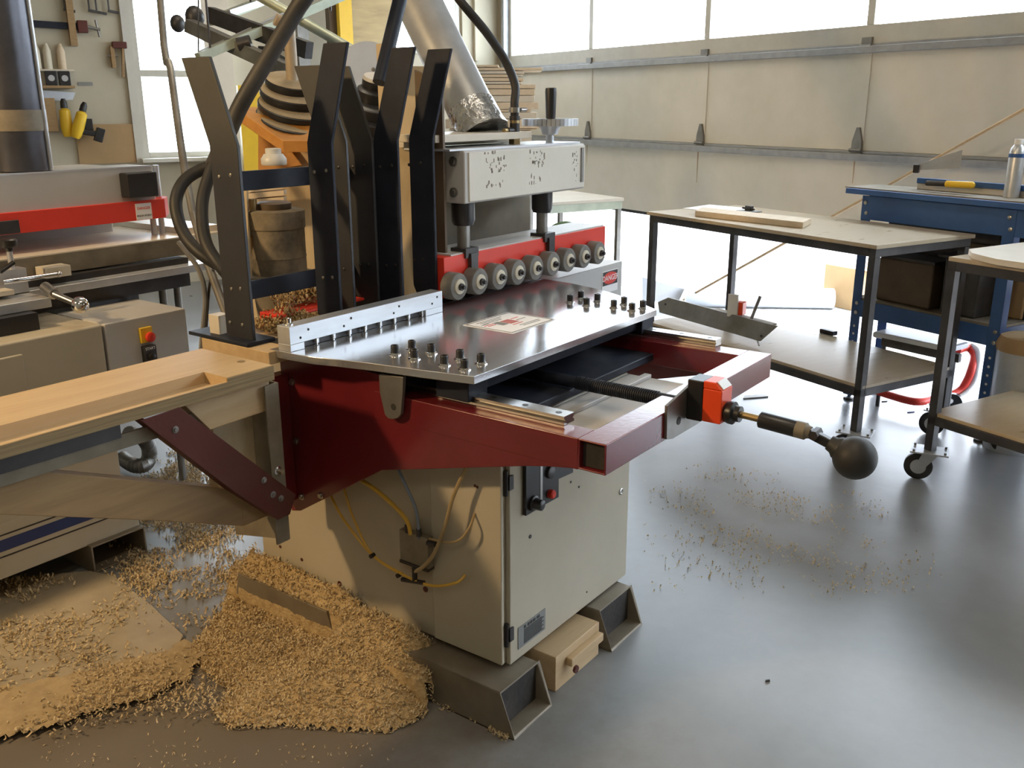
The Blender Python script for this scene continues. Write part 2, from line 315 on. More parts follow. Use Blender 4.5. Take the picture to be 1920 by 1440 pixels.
# cabinet
cab = obj('cabinet', MB().box(1.843, 2.515, 1.382, 2.40, 0.135, 0.84), 'beige', mc, bev=0.006)
sd = obj('side_door', MB().box(1.829, 1.842, 1.374, 1.622, 0.145, 0.83), 'beige', mc, bev=0.003)
fd = obj('front_door', MB().box(1.858, 2.515, 1.366, 1.381, 0.135, 0.83), 'beige', mc, bev=0.003)
for z in (0.235, 0.69): obj('hinge', MB().cyl((1.847, 1.371, z-0.035), (1.847, 1.371, z+0.035), 0.007, n=12).box(1.85, 1.868, 1.360, 1.368, z-0.02, z+0.02), 'black_plastic', fd)
m = MB()
for q in [(1.843, 2.307, 0.236), (1.843, 2.203, 0.219), (1.843, 2.242, 0.171), (1.843, 2.148, 0.163), (1.843, 2.029, 0.187), (1.843, 1.663, 0.285), (1.843, 2.064, 0.498)]: m.cyl((1.8415, q[1], q[2]), (1.85, q[1], q[2]), 0.006 if q[1] > 2.1 else 0.009, n=14)
obj('bolt_hole', m, 'rust_red', cab)
m = MB()
for q in [(1.829, 1.460, 0.668), (1.829, 1.452, 0.666)]: m.cyl((1.8275, q[1], q[2]), (1.835, q[1], q[2]), 0.004, n=10)
obj('bolt_hole', m, 'rust_red', sd)
m = MB()
for q, r in zip([(1.953, 1.366, 0.496), (2.264, 1.366, 0.183), (2.160, 1.366, 0.590), (2.205, 1.366, 0.559)], (0.006, 0.003, 0.0035, 0.0035)): m.cyl((q[0], 1.3645, q[2]), (q[0], 1.372, q[2]), r, n=12)
obj('bolt_hole', m, 'black_plastic', fd)
q = (2.462, 1.366, 0.456); obj('lock_screw', MB().lathe((q[0], 1.366, q[2]), (0, -1, 0), [(0, .011), (.003, .011), (.004, .008), (.002, .006)], n=20), 'steel', fd)
cp = obj('control_panel', MB().prism([(1.917, 1.366, 0.736), (1.917, 1.366, 0.575), (2.000, 1.366, 0.576), (2.078, 1.366, 0.574), (2.077, 1.366, 0.630), (2.153, 1.366, 0.625), (2.152, 1.366, 0.662)], (0, -0.012, 0)), 'black_plastic', mc)
obj('panel_gap', MB().prism([(1.983, 1.354, 0.718), (1.985, 1.354, 0.586), (1.995, 1.354, 0.585), (1.994, 1.354, 0.715)], (0, -0.001, 0)), 'steel', cp)
q = (1.951, 1.354, 0.601); obj('selector_knob', MB().lathe((q[0], 1.354, q[2]), (0, -1, 0), [(0, .022), (.006, .022), (.008, .017), (.03, .015), (.032, .012)], n=20), 'black_plastic', cp)
q = (2.032, 1.354, 0.601); obj('red_button', MB().lathe((q[0], 1.354, q[2]), (0, -1, 0), [(0, .013), (.012, .013), (.016, .009)], n=20), 'red', cp)
q = (2.029, 1.354, 0.667); obj('dial', MB().lathe((q[0], 1.354, q[2]), (0, -1, 0), [(0, .018), (.008, .018), (.01, .014)], n=20), 'dark_steel', cp)
q0 = (1.894, 1.365, 0.167); q1 = (2.030, 1.365, 0.236)
npl = obj('name_plate', MB().box(q0[0], q1[0], 1.364, 1.366, q0[2], q1[2]), 'label_grey', mc)
w_ = q1[0]-q0[0]; h_ = q1[2]-q0[2]
for k in range(11): obj('print_line', MB().box(q0[0]+w_*0.2, q0[0]+w_*(0.86 if k % 3 else 0.93), 1.3632, 1.3641, q0[2]+h_*(0.1+0.062*k), q0[2]+h_*(0.135+0.062*k)), 'ink', npl)
for a, b in ((.20, .27), (.33, .40), (.42, .50), (.52, .62), (.66, .78)): obj('print_mark', MB().box(q0[0]+w_*a, q0[0]+w_*b, 1.3632, 1.3641, q0[2]+h_*.80, q0[2]+h_*.93), 'ink', npl)

# maroon frame
side = [(1.745, 2.117, 0.452), (1.745, 2.077, 0.462), (1.745, 1.725, 0.677), (1.745, 1.235, 0.803), (1.745, 1.165, 0.818), (1.745, 1.078, 0.832)]
pts = side + [(1.745, 1.09, 0.906), (1.745, 1.62, 0.906), (1.745, 1.70, 0.955), (1.745, 2.12, 0.965)]
fp = obj('side_plate', MB().prism(pts, (0.010, 0, 0)), 'maroon', mc, bev=0.002)
for q in [(1.745, 2.071, 0.873), (1.745, 2.071, 0.690), (1.745, 2.065, 0.513), (1.745, 1.979, 0.538)]:
    obj('bolt', MB().lathe((1.745, q[1], q[2]), (-1, 0, 0), [(0, .011), (.002, .011), (.0025, .008), (.008, .007)], n=14), 'steel', fp)
pr_ = [(2.735, p[1], p[2]) for p in pts]
obj('side_plate', MB().prism(pr_, (0.010, 0, 0)), 'maroon', mc, bev=0.002)
obj('frame_tube', MB().hollow((1.782, 1.085, 0.868), (1.782, 1.74, 0.868), 0.076, 0.078, 0.005), 'maroon', mc, bev=0.007, seg=3)
obj('frame_tube', MB().hollow((2.708, 1.085, 0.868), (2.708, 2.02, 0.868), 0.076, 0.078, 0.005), 'maroon', mc, bev=0.007, seg=3)
ct = obj('cross_tube', MB().hollow((1.744, 1.047, 0.869), (2.748, 1.047, 0.869), 0.076, 0.076, 0.005), 'maroon', mc, bev=0.007, seg=3)
obj('end_shade_plug', MB().box(1.757, 1.763, 1.016, 1.078, 0.838, 0.900), 'inner', ct)  # dark square paints the shade inside the open tube end
obj('cross_member', MB().box(1.76, 2.73, 1.98, 2.03, 0.72, 0.96), 'maroon', mc)
obj('front_ledge', MB().box(1.84, 2.515, 1.19, 1.42, 0.800, 0.835), 'grey_paint', mc, bev=0.003)
obj('ledge_rib', MB().box(1.84, 2.515, 1.30, 1.325, 0.835, 0.847), 'grey_paint', mc, bev=0.003)
obj('under_plate_shade', MB().box(1.845, 2.66, 1.37, 1.975, 0.848, 0.872), 'black', mc, bev=0.004)  # black slab added to darken the space under the sliding plate
# rails
for x0, y0 in ((1.800, 1.16), (2.720, 1.185)):
    prof = [(x0-0.0, 0.908), (x0+0.045, 0.908), (x0+0.045, 0.914), (x0+0.038, 0.918), (x0+0.045, 0.924), (x0+0.045, 0.930), (x0, 0.930), (x0, 0.924), (x0+0.007, 0.918), (x0, 0.914)]
    r_ = obj('guide_rail', MB().prism([(a, y0, z) for a, z in prof], (0, 0.86, 0)), 'steel', mc)
    for k in range(3): obj('rail_hole', MB().cyl((x0+0.022, y0+0.03+0.1*k, 0.926), (x0+0.022, y0+0.03+0.1*k, 0.9306), 0.008, n=14), 'black_plastic', r_)
    obj('bearing_carriage', MB().box(x0-0.018, x0+0.063, 1.44, 1.55, 0.916, 0.978), 'black', mc, bev=0.004)
    obj('bearing_carriage', MB().box(x0-0.018, x0+0.063, 1.72, 1.83, 0.916, 0.978), 'black', mc, bev=0.004)
# sliding plate
pl = [(1.758, 1.402), (2.734, 1.405), (2.84, 1.56), (2.925, 1.73), (2.975, 1.90), (2.99, 2.035), (1.643, 2.035), (1.645, 1.95), (1.655, 1.87), (1.675, 1.80), (1.70, 1.70), (1.73, 1.53)]
sp = obj('sliding_plate', MB().prism([(a, b, 0.979) for a, b in pl], (0, 0, 0.021)), 'alu', mc, bev=0.0015)
obj('under_beam', MB().box(1.83, 2.72, 1.46, 1.52, 0.93, 0.979).box(1.86, 2.70, 1.75, 1.82, 0.90, 0.979), 'black', mc)
obj('drop_lug', MB().prism([(1.735+0.0, p[1], p[2]) for p in [(1.735, 1.697, 0.965), (1.735, 1.696, 0.913), (1.735, 1.681, 0.855), (1.735, 1.670, 0.847), (1.735, 1.655, 0.847), (1.735, 1.635, 0.854), (1.735, 1.623, 0.867), (1.735, 1.614, 0.927), (1.735, 1.609, 0.972)]], (-0.012, 0, 0)), 'dull_steel', mc, bev=0.0015)
q = (1.722, 1.648, 0.883); obj('lug_hole', MB().cyl((1.7225, q[1], q[2]), (1.73, q[1], q[2]), 0.009, n=16), 'ink', mc)
# bolts on the plate
def cap_bolt(x, y, z, r=0.0105, par=None):
    obj('cap_bolt', MB().lathe((x, y, z+0.006), (0, 0, 1), [(0, r), (.002, r*1.04), (.019, r*1.04), (.021, r*0.9), (.021, r*0.5), (.014, r*0.5)], n=18), 'black_plastic', par or sp)
    obj('washer', MB().lathe((x, y, z), (0, 0, 1), [(0, r*1.6), (.0025, r*1.6), (.003, r*1.25), (.006, r*1.2)], n=18), 'chrome', par or sp)
for q in [(1.801, 1.709, 1.000), (1.867, 1.706, 1.000), (1.798, 1.636, 1.000), (1.867, 1.636, 1.000), (1.796, 1.530, 1.000), (1.865, 1.533, 1.000), (1.794, 1.461, 1.000), (1.864, 1.462, 1.000)]: cap_bolt(q[0], q[1], 1.0)
for q in [(2.667, 1.701, 1.000), (2.743, 1.705, 1.000), (2.654, 1.627, 1.000), (2.736, 1.634, 1.000), (2.677, 1.535, 1.000), (2.742, 1.533, 1.000), (2.668, 1.461, 1.000), (2.725, 1.452, 1.000)]: cap_bolt(q[0], q[1], 1.0)
# instruction sticker
sq = [(2.185, 1.770, 1.001), (2.412, 1.813, 1.001), (2.444, 1.767, 1.001), (2.404, 1.604, 1.001), (2.184, 1.591, 1.001)]
c0, c1, c3 = Vector((2.192, 1.780, 1.000)), Vector((2.186, 1.595, 1.000)), Vector((2.452, 1.779, 1.000))
ex = Vector((1, 0, 0)); ey = Vector((0, 1, 0)); L_ = 0.215; H_ = 0.13
x0, y0 = c1.x-0.005, c1.y
c0 = (2.181, 1.591, 1.000); c2 = (2.192, 1.780, 1.000); c4 = (2.415, 1.609, 1.000)
sx0, sy0, sx1, sy1 = c0[0], c0[1], c4[0], c2[1]
st = obj('instruction_sticker', MB().box(sx0, sx1, sy0, sy1, 1.0, 1.0012), 'paper', sp, bev=0.0005)
m = MB(); e = 0.006; t = 0.0034
m.box(sx0+e, sx1-e, sy0+e, sy0+e+t, 1.0012, 1.0017).box(sx0+e, sx1-e, sy1-e-t, sy1-e, 1.0012, 1.0017).box(sx0+e, sx0+e+t, sy0+e, sy1-e, 1.0012, 1.0017).box(sx1-e-t, sx1-e, sy0+e, sy1-e, 1.0012, 1.0017)
obj('sticker_border', m, 'ink', st)
sw, sh = sx1-sx0, sy1-sy0
obj('red_pictogram', MB().box(sx0+sw*.44, sx0+sw*.62, sy0+sh*.42, sy0+sh*.66, 1.0012, 1.0018), 'faded_red', st)
obj('black_pictogram', MB().box(sx0+sw*.30, sx0+sw*.42, sy0+sh*.45, sy0+sh*.68, 1.0012, 1.0018), 'label_grey', st)
for k, (a, b, c, mm) in enumerate(((.18, .62, .80, 'label_grey'), (.16, .70, .86, 'label_grey'), (.18, .58, .74, 'label_grey'), (.10, .28, .64, 'red_ink'), (.12, .28, .58, 'red_ink'), (.66, .82, .62, 'red_ink'), (.40, .62, .34, 'red_ink'), (.44, .88, .24, 'label_grey'), (.46, .84, .18, 'label_grey'), (.10, .26, .70, 'label_grey'), (.66, .86, .50, 'label_grey'))):
    obj('print_line', MB().box(sx0+sw*a, sx0+sw*b, sy0+sh*c, sy0+sh*(c+0.022), 1.0012, 1.0017), mm, st)
# fence
fe = MB()
fx0, fx1, fy0, fy1 = 1.652, 2.297, 1.958, 2.008
fe.box(fx0, fx1, fy0, fy1, 1.020, 1.070).box(fx0, 1.703, fy0, fy1, 1.0, 1.020).box(2.213, fx1, fy0, fy1, 1.0, 1.020)
for k in range(8): fe.box(1.703+0.064*k+0.050, 1.703+0.064*k+0.062, fy0+0.008, fy1, 1.003, 1.020)
f_ = obj('fence', fe, 'alu_rough', mc, bev=0.0015)
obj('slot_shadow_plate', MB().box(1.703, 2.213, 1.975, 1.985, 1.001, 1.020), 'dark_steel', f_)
for k in range(8):
    x = 1.703+0.064*k+0.052; obj('slot_stud', MB().cyl((x-.006, 1.960, 1.002), (x-.006, 1.960, 1.020), 0.0035, n=10), 'chrome', f_)
for x, z in ((1.69, 1.034), (1.72, 1.052), (1.855, 1.036), (1.885, 1.054), (2.09, 1.054), (2.065, 1.037), (2.245, 1.036), (2.27, 1.054)):
    obj('screw_hole', MB().cyl((x, 1.957, z), (x, 1.962, z), 0.0036, n=10), 'ink', f_)
q = (1.675, 1.985); obj('set_screw', MB().lathe((q[0], q[1], 1.070), (0, 0, 1), [(0, .012), (.004, .012), (.005, .007), (.018, .007), (.020, .004)], n=12), 'chrome', f_)
# wooden bed strip behind and left of the fence
obj('wood_bed', MB().box(1.62, 2.30, 2.012, 2.31, 0.962, 0.998), 'pine', mc, bev=0.002)
# crank, position counter, screw
obj('lead_screw', MB().cyl((2.17, 1.02, 0.893), (2.17, 1.98, 0.893), 0.017, n=20), 'black', mc)
m = MB()
for k in range(40): m.cyl((2.17, 1.10+0.0065*k, 0.893), (2.17, 1.103+0.0065*k, 0.893), 0.0195, n=20)
obj('screw_thread', m, 'black', mc)
obj('mounting_bracket', MB().prism([(p[0], 1.009, p[2]) for p in [(2.028, 1.000, 0.927), (2.033, 1.000, 0.837), (2.067, 1.000, 0.829), (2.204, 1.000, 0.828), (2.284, 1.000, 0.831), (2.263, 1.000, 0.940), (2.234, 1.000, 0.956), (2.176, 1.000, 0.955)]], (0, -0.008, 0)), 'dull_steel', mc, bev=0.001)
q = (2.096, 1.000, 0.870); obj('bracket_hole', MB().cyl((q[0], 0.9995, q[2]), (q[0], 1.003, q[2]), 0.011, n=18), 'ink', mc)
pc = obj('position_counter', MB().box(2.137, 2.202, 0.905, 0.957, 0.866, 0.955).prism([(2.137, 0.905, 0.955), (2.137, 0.957, 0.955), (2.137, 0.957, 0.974), (2.137, 0.925, 0.974)], (0.065, 0, 0)), 'orange_red', mc, bev=0.003)
obj('counter_back', MB().box(2.135, 2.204, 0.957, 1.0, 0.864, 0.972), 'black_plastic', pc, bev=0.003)
obj('counter_window', MB().prism([(2.145, 0.906, 0.957), (2.195, 0.906, 0.957), (2.195, 0.924, 0.9745), (2.145, 0.924, 0.9745)], (0, -0.0015, 0.0015)), 'white', pc)
obj('collar', MB().lathe((2.17, 0.905, 0.893), (0, -1, 0), [(0, .026), (.012, .030), (.022, .030), (.026, .021), (.04, .021)], n=24), 'black_plastic', mc, bev=0.001)
q = [(2.17, 0.865, 0.893), (2.17, 0.82, 0.891)]
obj('crank_shaft', MB().cyl((2.17, 0.87, 0.893), (2.17, 0.80, 0.890), 0.009, n=16), 'brass', mc)
ch = obj('crank_handle', MB().lathe((2.17, 0.815, 0.890), (0, -1, -0.07), [(0, .017), (.003, .021), (.095, .021), (.10, .018)], n=24), 'black_plastic', mc)
obj('handle_ferrule', MB().lathe((2.17, 0.72, 0.884), (0, -1, -0.07), [(0, .0215), (.024, .0215), (.028, .017), (.036, .015)], n=24), 'oldsteel', ch)
obj('pivot_nut', MB().cyl((2.15, 0.672, 0.882), (2.19, 0.672, 0.882), 0.012, n=6), 'dark_steel', ch)
obj('swivel_arm', MB().bar((2.17, 0.69, 0.882), (2.17, 0.628, 0.862), 0.022, 0.024), 'black_plastic', ch, bev=0.004)
bd = (Vector((2.17, 0.588, 0.843))-Vector((2.17, 0.69, 0.884))).normalized()
prof = [(0.0, .018), (.02, .022)] + [(.055-0.053*cos(a)*1.0, 0.0) for a in ()]
b0 = Vector((2.17, 0.637, 0.866)); R = 0.052
prof = [(0, .019), (.012, .021), (.02, .028)]
a0 = math.acos(min(1, (0.068-0.020)/R)) if 0.048 < R else 0.3
for k in range(1, 15):
    a = a0 + (pi-a0)*k/14; prof.append((0.068-R*cos(a), max(0.001, R*sin(a))))
obj('ball_knob', MB().lathe(b0, bd, prof, n=32), 'rubber', ch)
# infeed bed behind the rollers
bx = obj('rear_bed', MB().box(2.30, 3.63, 2.045, 2.75, 0.78, 0.98).box(2.30, 3.63, 2.045, 2.30, 0.98, 0.984), 'grey_paint', mc, bev=0.004)
obj('bed_edge', MB().box(1.70, 3.0, 2.045, 2.12, 0.98, 1.0), 'dark_steel', mc)
q0 = (3.459, 2.045, 0.838); q1 = (3.592, 2.045, 0.928)
dg = obj('danger_sign', MB().box(q0[0], q1[0], 2.0435, 2.045, 0.862, 0.958), 'paper', mc)
xc = (q0[0]+q1[0])/2; ww = q1[0]-q0[0]
obj('sign_field', MB().box(q0[0]+.004, q1[0]-.004, 2.0428, 2.0436, 0.895, 0.955), 'ink', dg)
m = MB(); n = 28; a = [(xc+ww*.45*cos(2*pi*i/n), 2.0428, 0.925+0.026*sin(2*pi*i/n)) for i in range(n)]; m.prism(a, (0, -0.0006, 0)); obj('red_oval', m, 'red', dg)
text('lettering', 'DANGER', 0.034, (xc, 2.0417, 0.925), (1, 0, 0), (0, 0, 1), 'paper', dg)
# press beam with its rollers
pb = obj('press_beam', MB().box(2.358, 3.40, 2.00, 2.10, 1.03, 1.165), 'red', mc, bev=0.002)
obj('beam_cover', MB().box(2.40, 3.39, 2.004, 2.16, 1.165, 1.170), 'grey_paint', mc)
for k in range(9):
    x = 2.375 + 0.1125*k*1.0; zc = 1.072
    r_ = obj('press_roller', MB().lathe((x, 1.998, zc), (0, -1, 0), [(0, .040), (.004, .046), (.044, .046), (.048, .043), (.049, .026)], n=30), 'tyre', mc)
    obj('roller_hub', MB().lathe((x, 1.949, zc), (0, -1, 0), [(0, .026), (.004, .025), (.005, .019)], n=24), 'cream', r_)
    obj('axle_nut', MB().lathe((x, 1.945, zc), (0, -1, 0), [(0, .0125), (.009, .0125), (.01, .007), (.020, .0065)], n=8), 'dark_steel', r_)
# overhead head
hd = obj('press_head', MB().box(2.455, 3.20, 1.985, 2.17, 1.333, 1.505), 'grey_paint', mc, bev=0.006)
obj('head_face', MB().box(2.475, 3.195, 1.980, 1.987, 1.339, 1.499), 'door', mc, bev=0.002)
obj('end_cap', MB().box(3.165, 3.180, 1.975, 1.981, 1.36, 1.49), 'dull_steel', hd)
obj('top_plate', MB().box(2.40, 3.19, 2.0, 2.20, 1.505, 1.511), 'alu_rough', hd)
for z in (1.37, 1.47): obj('head_bolt', MB().lathe((2.455, 2.03, z), (-1, 0, 0), [(0, .016), (.006, .016), (.007, .011), (.012, .010)], n=16), 'dull_steel', hd)
random.seed(3)
for (xa, xb, za, zb, n) in ((2.56, 2.68, 1.425, 1.47, 26), (2.82, 2.92, 1.43, 1.485, 30), (2.56, 2.66, 1.375, 1.395, 12), (3.10, 3.14, 1.36, 1.48, 16), (2.55, 2.62, 1.487, 1.493, 6), (2.80, 2.90, 1.36, 1.41, 10)):
    m = MB()
    for k in range(n):
        x = random.uniform(xa, xb); z = random.uniform(za, zb); w = random.uniform(.0015, .007); h = random.uniform(.002, .014)
        m.box(x, x+w, 1.9793, 1.980, z, z+h)
    obj('worn_print', m, 'oldsteel', hd)
for xx in (2.50, 2.975):
    cy = obj('air_cylinder', MB().lathe((xx, 2.03, 1.333), (0, 0, -1), [(0, .040), (.06, .040), (.075, .034), (.078, .02)], n=26), 'black_plastic', mc)
    obj('piston_rod', MB().cyl((xx, 2.03, 1.26), (xx, 2.03, 1.175), 0.022, n=18), 'dull_steel', cy)
    obj('clevis', MB().box(xx-0.035, xx+0.035, 1.992, 2.06, 1.150, 1.182).box(xx-0.016, xx+0.022, 1.984, 2.0, 1.09, 1.165).cyl((xx+0.003, 1.984, 1.09), (xx+0.003, 2.0, 1.09), 0.019, n=20), 'dark_steel', cy, bev=0.001)
# hand wheel on the head
q = (3.084, 2.070, 1.520)
hw = MB(); hx, hy = q[0], 2.07
hw.cyl((hx, hy, 1.505), (hx, hy, 1.545), 0.016, n=16).lathe((hx, hy, 1.54), (0, 0, 1), [(0, .03), (.02, .036), (.035, .048), (.045, .05)], n=28)
ring = [(hx+0.098*cos(2*pi*i/40), hy+0.098*sin(2*pi*i/40), 1.585) for i in range(41)]
for i in range(40):
    hw.bar(ring[i], ring[i+1], 0.020, 0.026)
for k in range(3):
    a = 2*pi*k/3+0.4; hw.bar((hx, hy, 1.58), (hx+0.095*cos(a), hy+0.095*sin(a), 1.583), 0.026, 0.014)
h_ = obj('hand_wheel', hw, 'alu_rough', mc)
obj('spinner_grip', MB().lathe((hx-0.078, hy-0.055, 1.597), (0, 0, 1), [(0, .012), (.004, .018), (.095, .021), (.11, .020), (.112, .016)], n=22), 'black_plastic', h_)
# air hose fitting on the head
q = (2.868, 2.080, 1.526); hx2 = q[0]
ft = obj('hose_fitting', MB().cyl((hx2, 2.08, 1.508), (hx2, 2.08, 1.535), 0.020, n=6).cyl((hx2, 2.08, 1.535), (hx2, 2.08, 1.585), 0.018, n=16).cyl((hx2-0.045, 2.08, 1.56), (hx2, 2.08, 1.56), 0.011, n=12).cyl((hx2, 2.08, 1.595), (hx2, 2.08, 1.61), 0.0195, n=16), 'dark_steel', mc)
obj('brass_nut', MB().cyl((hx2, 2.08, 1.51), (hx2, 2.08, 1.53), 0.023, n=6).cyl((hx2-0.065, 2.08, 1.56), (hx2-0.04, 2.08, 1.56), 0.008, n=8).cyl((hx2, 2.08, 1.585), (hx2, 2.08, 1.597), 0.0185, n=14), 'brass', ft)
obj('hose_clamp', MB().cyl((hx2, 2.08, 1.622), (hx2, 2.08, 1.640), 0.0215, n=18).cyl((hx2+0.01, 2.062, 1.632), (hx2+0.045, 2.062, 1.632), 0.007, n=10), 'steel', ft)
hose = [(hx2, 2.08, 1.60), (hx2, 2.08, 1.66)] + [(2.885, 2.090, 1.717), (2.868, 2.120, 1.799), (2.818, 2.160, 1.888), (2.778, 2.200, 1.953), (2.760, 2.240, 2.003), (2.742, 2.300, 2.084), (2.748, 2.400, 2.223), (2.941, 2.600, 2.764), (3.091, 2.700, 3.650)]
one('air_hose', MB().tube(hose, 0.0155, n=12), 'rubber', 'black air hose curving up from the fitting on the grey press head', 'hose')
# suction hood, wood boards around the machine rear
obj('suction_hood', MB().prism([(2.50, 2.24, 1.0), (2.50, 2.24, 1.30), (2.50, 2.34, 1.40), (2.50, 2.66, 1.40), (2.50, 2.74, 1.0)], (0.72, 0, 0)), 'cloth', mc, bev=0.03, seg=3)
obj('hood_board', MB().box(2.40, 3.08, 2.20, 2.235, 1.512, 1.530).box(2.40, 2.95, 2.06, 2.30, 1.530, 1.555), 'pale', mc, bev=0.002)
obj('rear_column', MB().box(2.42, 3.18, 2.3, 2.5, 1.38, 1.50), 'grey_paint', mc, bev=0.004)
obj('hood_block', MB().box(2.50, 3.30, 2.17, 2.23, 0.985, 1.06), 'dark_steel', mc)
# steel duct into the head, taped with foil
p1 = (2.820, 2.220, 1.596); p0 = (2.910, 2.620, 2.114)
P1, P0 = Vector(p1), Vector(p0); dd = (P0-P1)
dct = thing('extraction_duct', 'shiny round sheet metal duct slanting down onto the press head', 'duct', P1)
obj('duct_pipe', MB().cyl(P1, P1+dd*2.2, 0.088, n=40), 'galv', dct)
el = P1+dd*2.2
obj('duct_riser', MB().cyl(el, (el.x, el.y, 4.49), 0.0885, n=36).sphere(el, 0.0885, n=28), 'galv', dct)
obj('duct_seam', MB().tube([P1+dd*t+Vector((-0.035, -0.075, 0)) for t in (0, .7, 1.4, 2.2)], 0.006, n=6), 'galv', dct)
dn = dd.normalized()
m = MB().lathe(P1+dn*0.05, -dn, [(0, .0905), (.05, .092), (.09, .096), (.12, .10)], n=40); 
for v_ in m.v:
    if v_.z < 1.556: v_.z = 1.556
    v_ += Vector((random.uniform(-1, 1), random.uniform(-1, 1), random.uniform(-.3, .3)))*0.003
obj('foil_tape', m, 'foil', dct)

# guide bars: bent flat bars standing behind the fence
def gbar(name, X, yc, side, base=1.0, th=0.012, w=0.112, mm='black', wt=0.10, top=1.80, kink=1.545, fl=0.085):
    h = w/2; s_ = side*fl
    P = [(X, yc-h, base), (X, yc+h, base), (X, yc+h, kink), (X, yc+s_+wt/2, top), (X, yc+s_-wt/2, top), (X, yc-h, kink)]
    return obj(name, MB().prism(P, (th, 0, 0)), mm, mc, bev=0.003)
bars = [(1.930, -1, 'black'), (2.205, -1, 'black'), (2.342, -1, 'black'), (1.655, 1, 'dusty2'), (2.055, 1, 'dusty2'), (2.165, 1, 'dusty2')]
mat2 = mat('dust_topped_steel', (0.022, 0.024, 0.03), 0.5, 0.1, c2=(0.03, 0.03, 0.034), scale=6, bump=0.05)
nt = mat2.node_tree; bs = nt.nodes['Principled BSDF']; g = nt.nodes.new('ShaderNodeNewGeometry'); sx_ = nt.nodes.new('ShaderNodeSeparateXYZ'); nt.links.new(g.outputs['Position'], sx_.inputs[0])
mr = nt.nodes.new('ShaderNodeMapRange'); mr.inputs[1].default_value = 1.46; mr.inputs[2].default_value = 1.62; nt.links.new(sx_.outputs['Z'], mr.inputs[0])
mx = nt.nodes.new('ShaderNodeMix'); mx.data_type = 'RGBA'; old = bs.inputs['Base Color'].links[0].from_socket
nt.links.new(mr.outputs[0], mx.inputs[0]); nt.links.new(old, mx.inputs[6]); mx.inputs[7].default_value = (0.062, 0.060, 0.054, 1); nt.links.new(mx.outputs[2], bs.inputs['Base Color'])
M['dusty2'] = mat2
for X, sd_, mm in bars:
    b_ = gbar('guide_bar', X, (2.074 if X > 2.3 else 2.100) if sd_ < 0 else 2.178, sd_, mm=mm, fl=0.088, w=0.101 if sd_ < 0 else 0.118, wt=0.094 if sd_ < 0 else 0.122, top=1.815 if sd_ < 0 else (1.775 if X < 1.7 else 1.765))
    yo = 0 if sd_ < 0 else 0.08
    for yy, zz in ((2.075+yo, 1.468), (2.125+yo, 1.462), (2.075+yo, 1.155), (2.115+yo, 1.15)) + (((2.08+yo, 1.05), (2.135+yo, 1.05)) if X == 1.655 else ()):
        obj('rivet', MB().lathe((X, yy, zz), (-1, 0, 0), [(0, .0055), (.002, .005), (.003, .003)], n=12), 'dull_steel' if X < 1.95 else 'dark_steel', b_)
for z0, z1 in ((1.415, 1.470), (1.10, 1.155)):
    obj('tie_bar', MB().box(1.667, 2.165, 2.226, 2.238, z0, z1), 'black', mc, bev=0.002)
obj('foot_bracket', MB().box(1.62, 1.72, 2.10, 2.37, 0.999, 1.010), 'black', mc, bev=0.002)
obj('foot_clip', MB().box(1.645, 1.685, 2.255, 2.30, 1.010, 1.065), 'pale', mc)
obj('upright_angle', MB().box(2.385, 2.397, 2.03, 2.12, 1.125, 1.655).box(2.385, 2.42, 2.02, 2.03, 1.125, 1.655), 'dusty3', mc) if False else None
mat('brown_upright', (0.14, 0.10, 0.065), 0.5, 0.2, c2=(0.10, 0.07, 0.045), scale=5); M['brown_upright'] = MATS['brown_upright']
obj('upright_plate', MB().prism([(2.42, 2.045, 1.085), (2.42, 2.16, 1.085), (2.42, 2.16, 1.76), (2.42, 2.045, 1.72)], (0.012, 0, 0)), 'brown_upright', mc, bev=0.002)
rg = (1.824, 2.183, 1.030)
obj('red_guard', MB().box(rg[0], 2.38, rg[1], rg[1]+0.11, 1.034, 1.042).box(rg[0], rg[0]+.01, rg[1], rg[1]+0.11, 0.999, 1.034), 'red', mc, bev=0.002)

# pneumatic valve and tubes on the cabinet side
q0 = (1.800, 1.716, 0.386); q1 = (1.800, 1.608, 0.481)
vb = obj('air_valve', MB().box(1.797, 1.819, q1[1], q0[1], q0[2], q1[2]), 'oldsteel', mc, bev=0.001)
obj('valve_base', MB().box(1.793, 1.822, q1[1], q0[1], q0[2]-0.008, q0[2]), 'dark_steel', vb)
ym = (q0[1]+q1[1])/2
obj('tee_fitting', MB().cyl((1.797, ym, q0[2]-0.006), (1.797, ym, q0[2]-0.05), 0.008, n=12).cyl((1.797, ym+0.05, q0[2]-0.064), (1.797, ym-0.035, q0[2]-0.048), 0.007, n=12), 'dark_steel', vb)
for t in (0.3, 0.7): obj('port_fitting', MB().cyl((1.797, q1[1]+(q0[1]-q1[1])*t, q1[2]), (1.797, q1[1]+(q0[1]-q1[1])*t, q1[2]+0.022), 0.008, n=12), 'dark_steel', vb)
obj('port_fitting', MB().cyl((1.797, q1[1], q1[2]-0.012), (1.797, q1[1]-0.03, q1[2]-0.008), 0.008, n=12), 'dark_steel', vb)
obj('air_tube', MB().tube([(1.800, 1.883, 0.601), (1.800, 1.815, 0.584), (1.795, 1.738, 0.555), (1.795, 1.684, 0.519), (1.797, 1.672, 0.477)], 0.0062, n=8), 'yellow_tube', mc, label='yellow air tube')
obj('air_tube', MB().tube([(1.800, 1.722, 0.680), (1.795, 1.687, 0.633), (1.793, 1.648, 0.571), (1.795, 1.640, 0.515), (1.797, 1.642, 0.473)], 0.0048, n=8), 'blue_tube', mc, label='blue grey air tube')
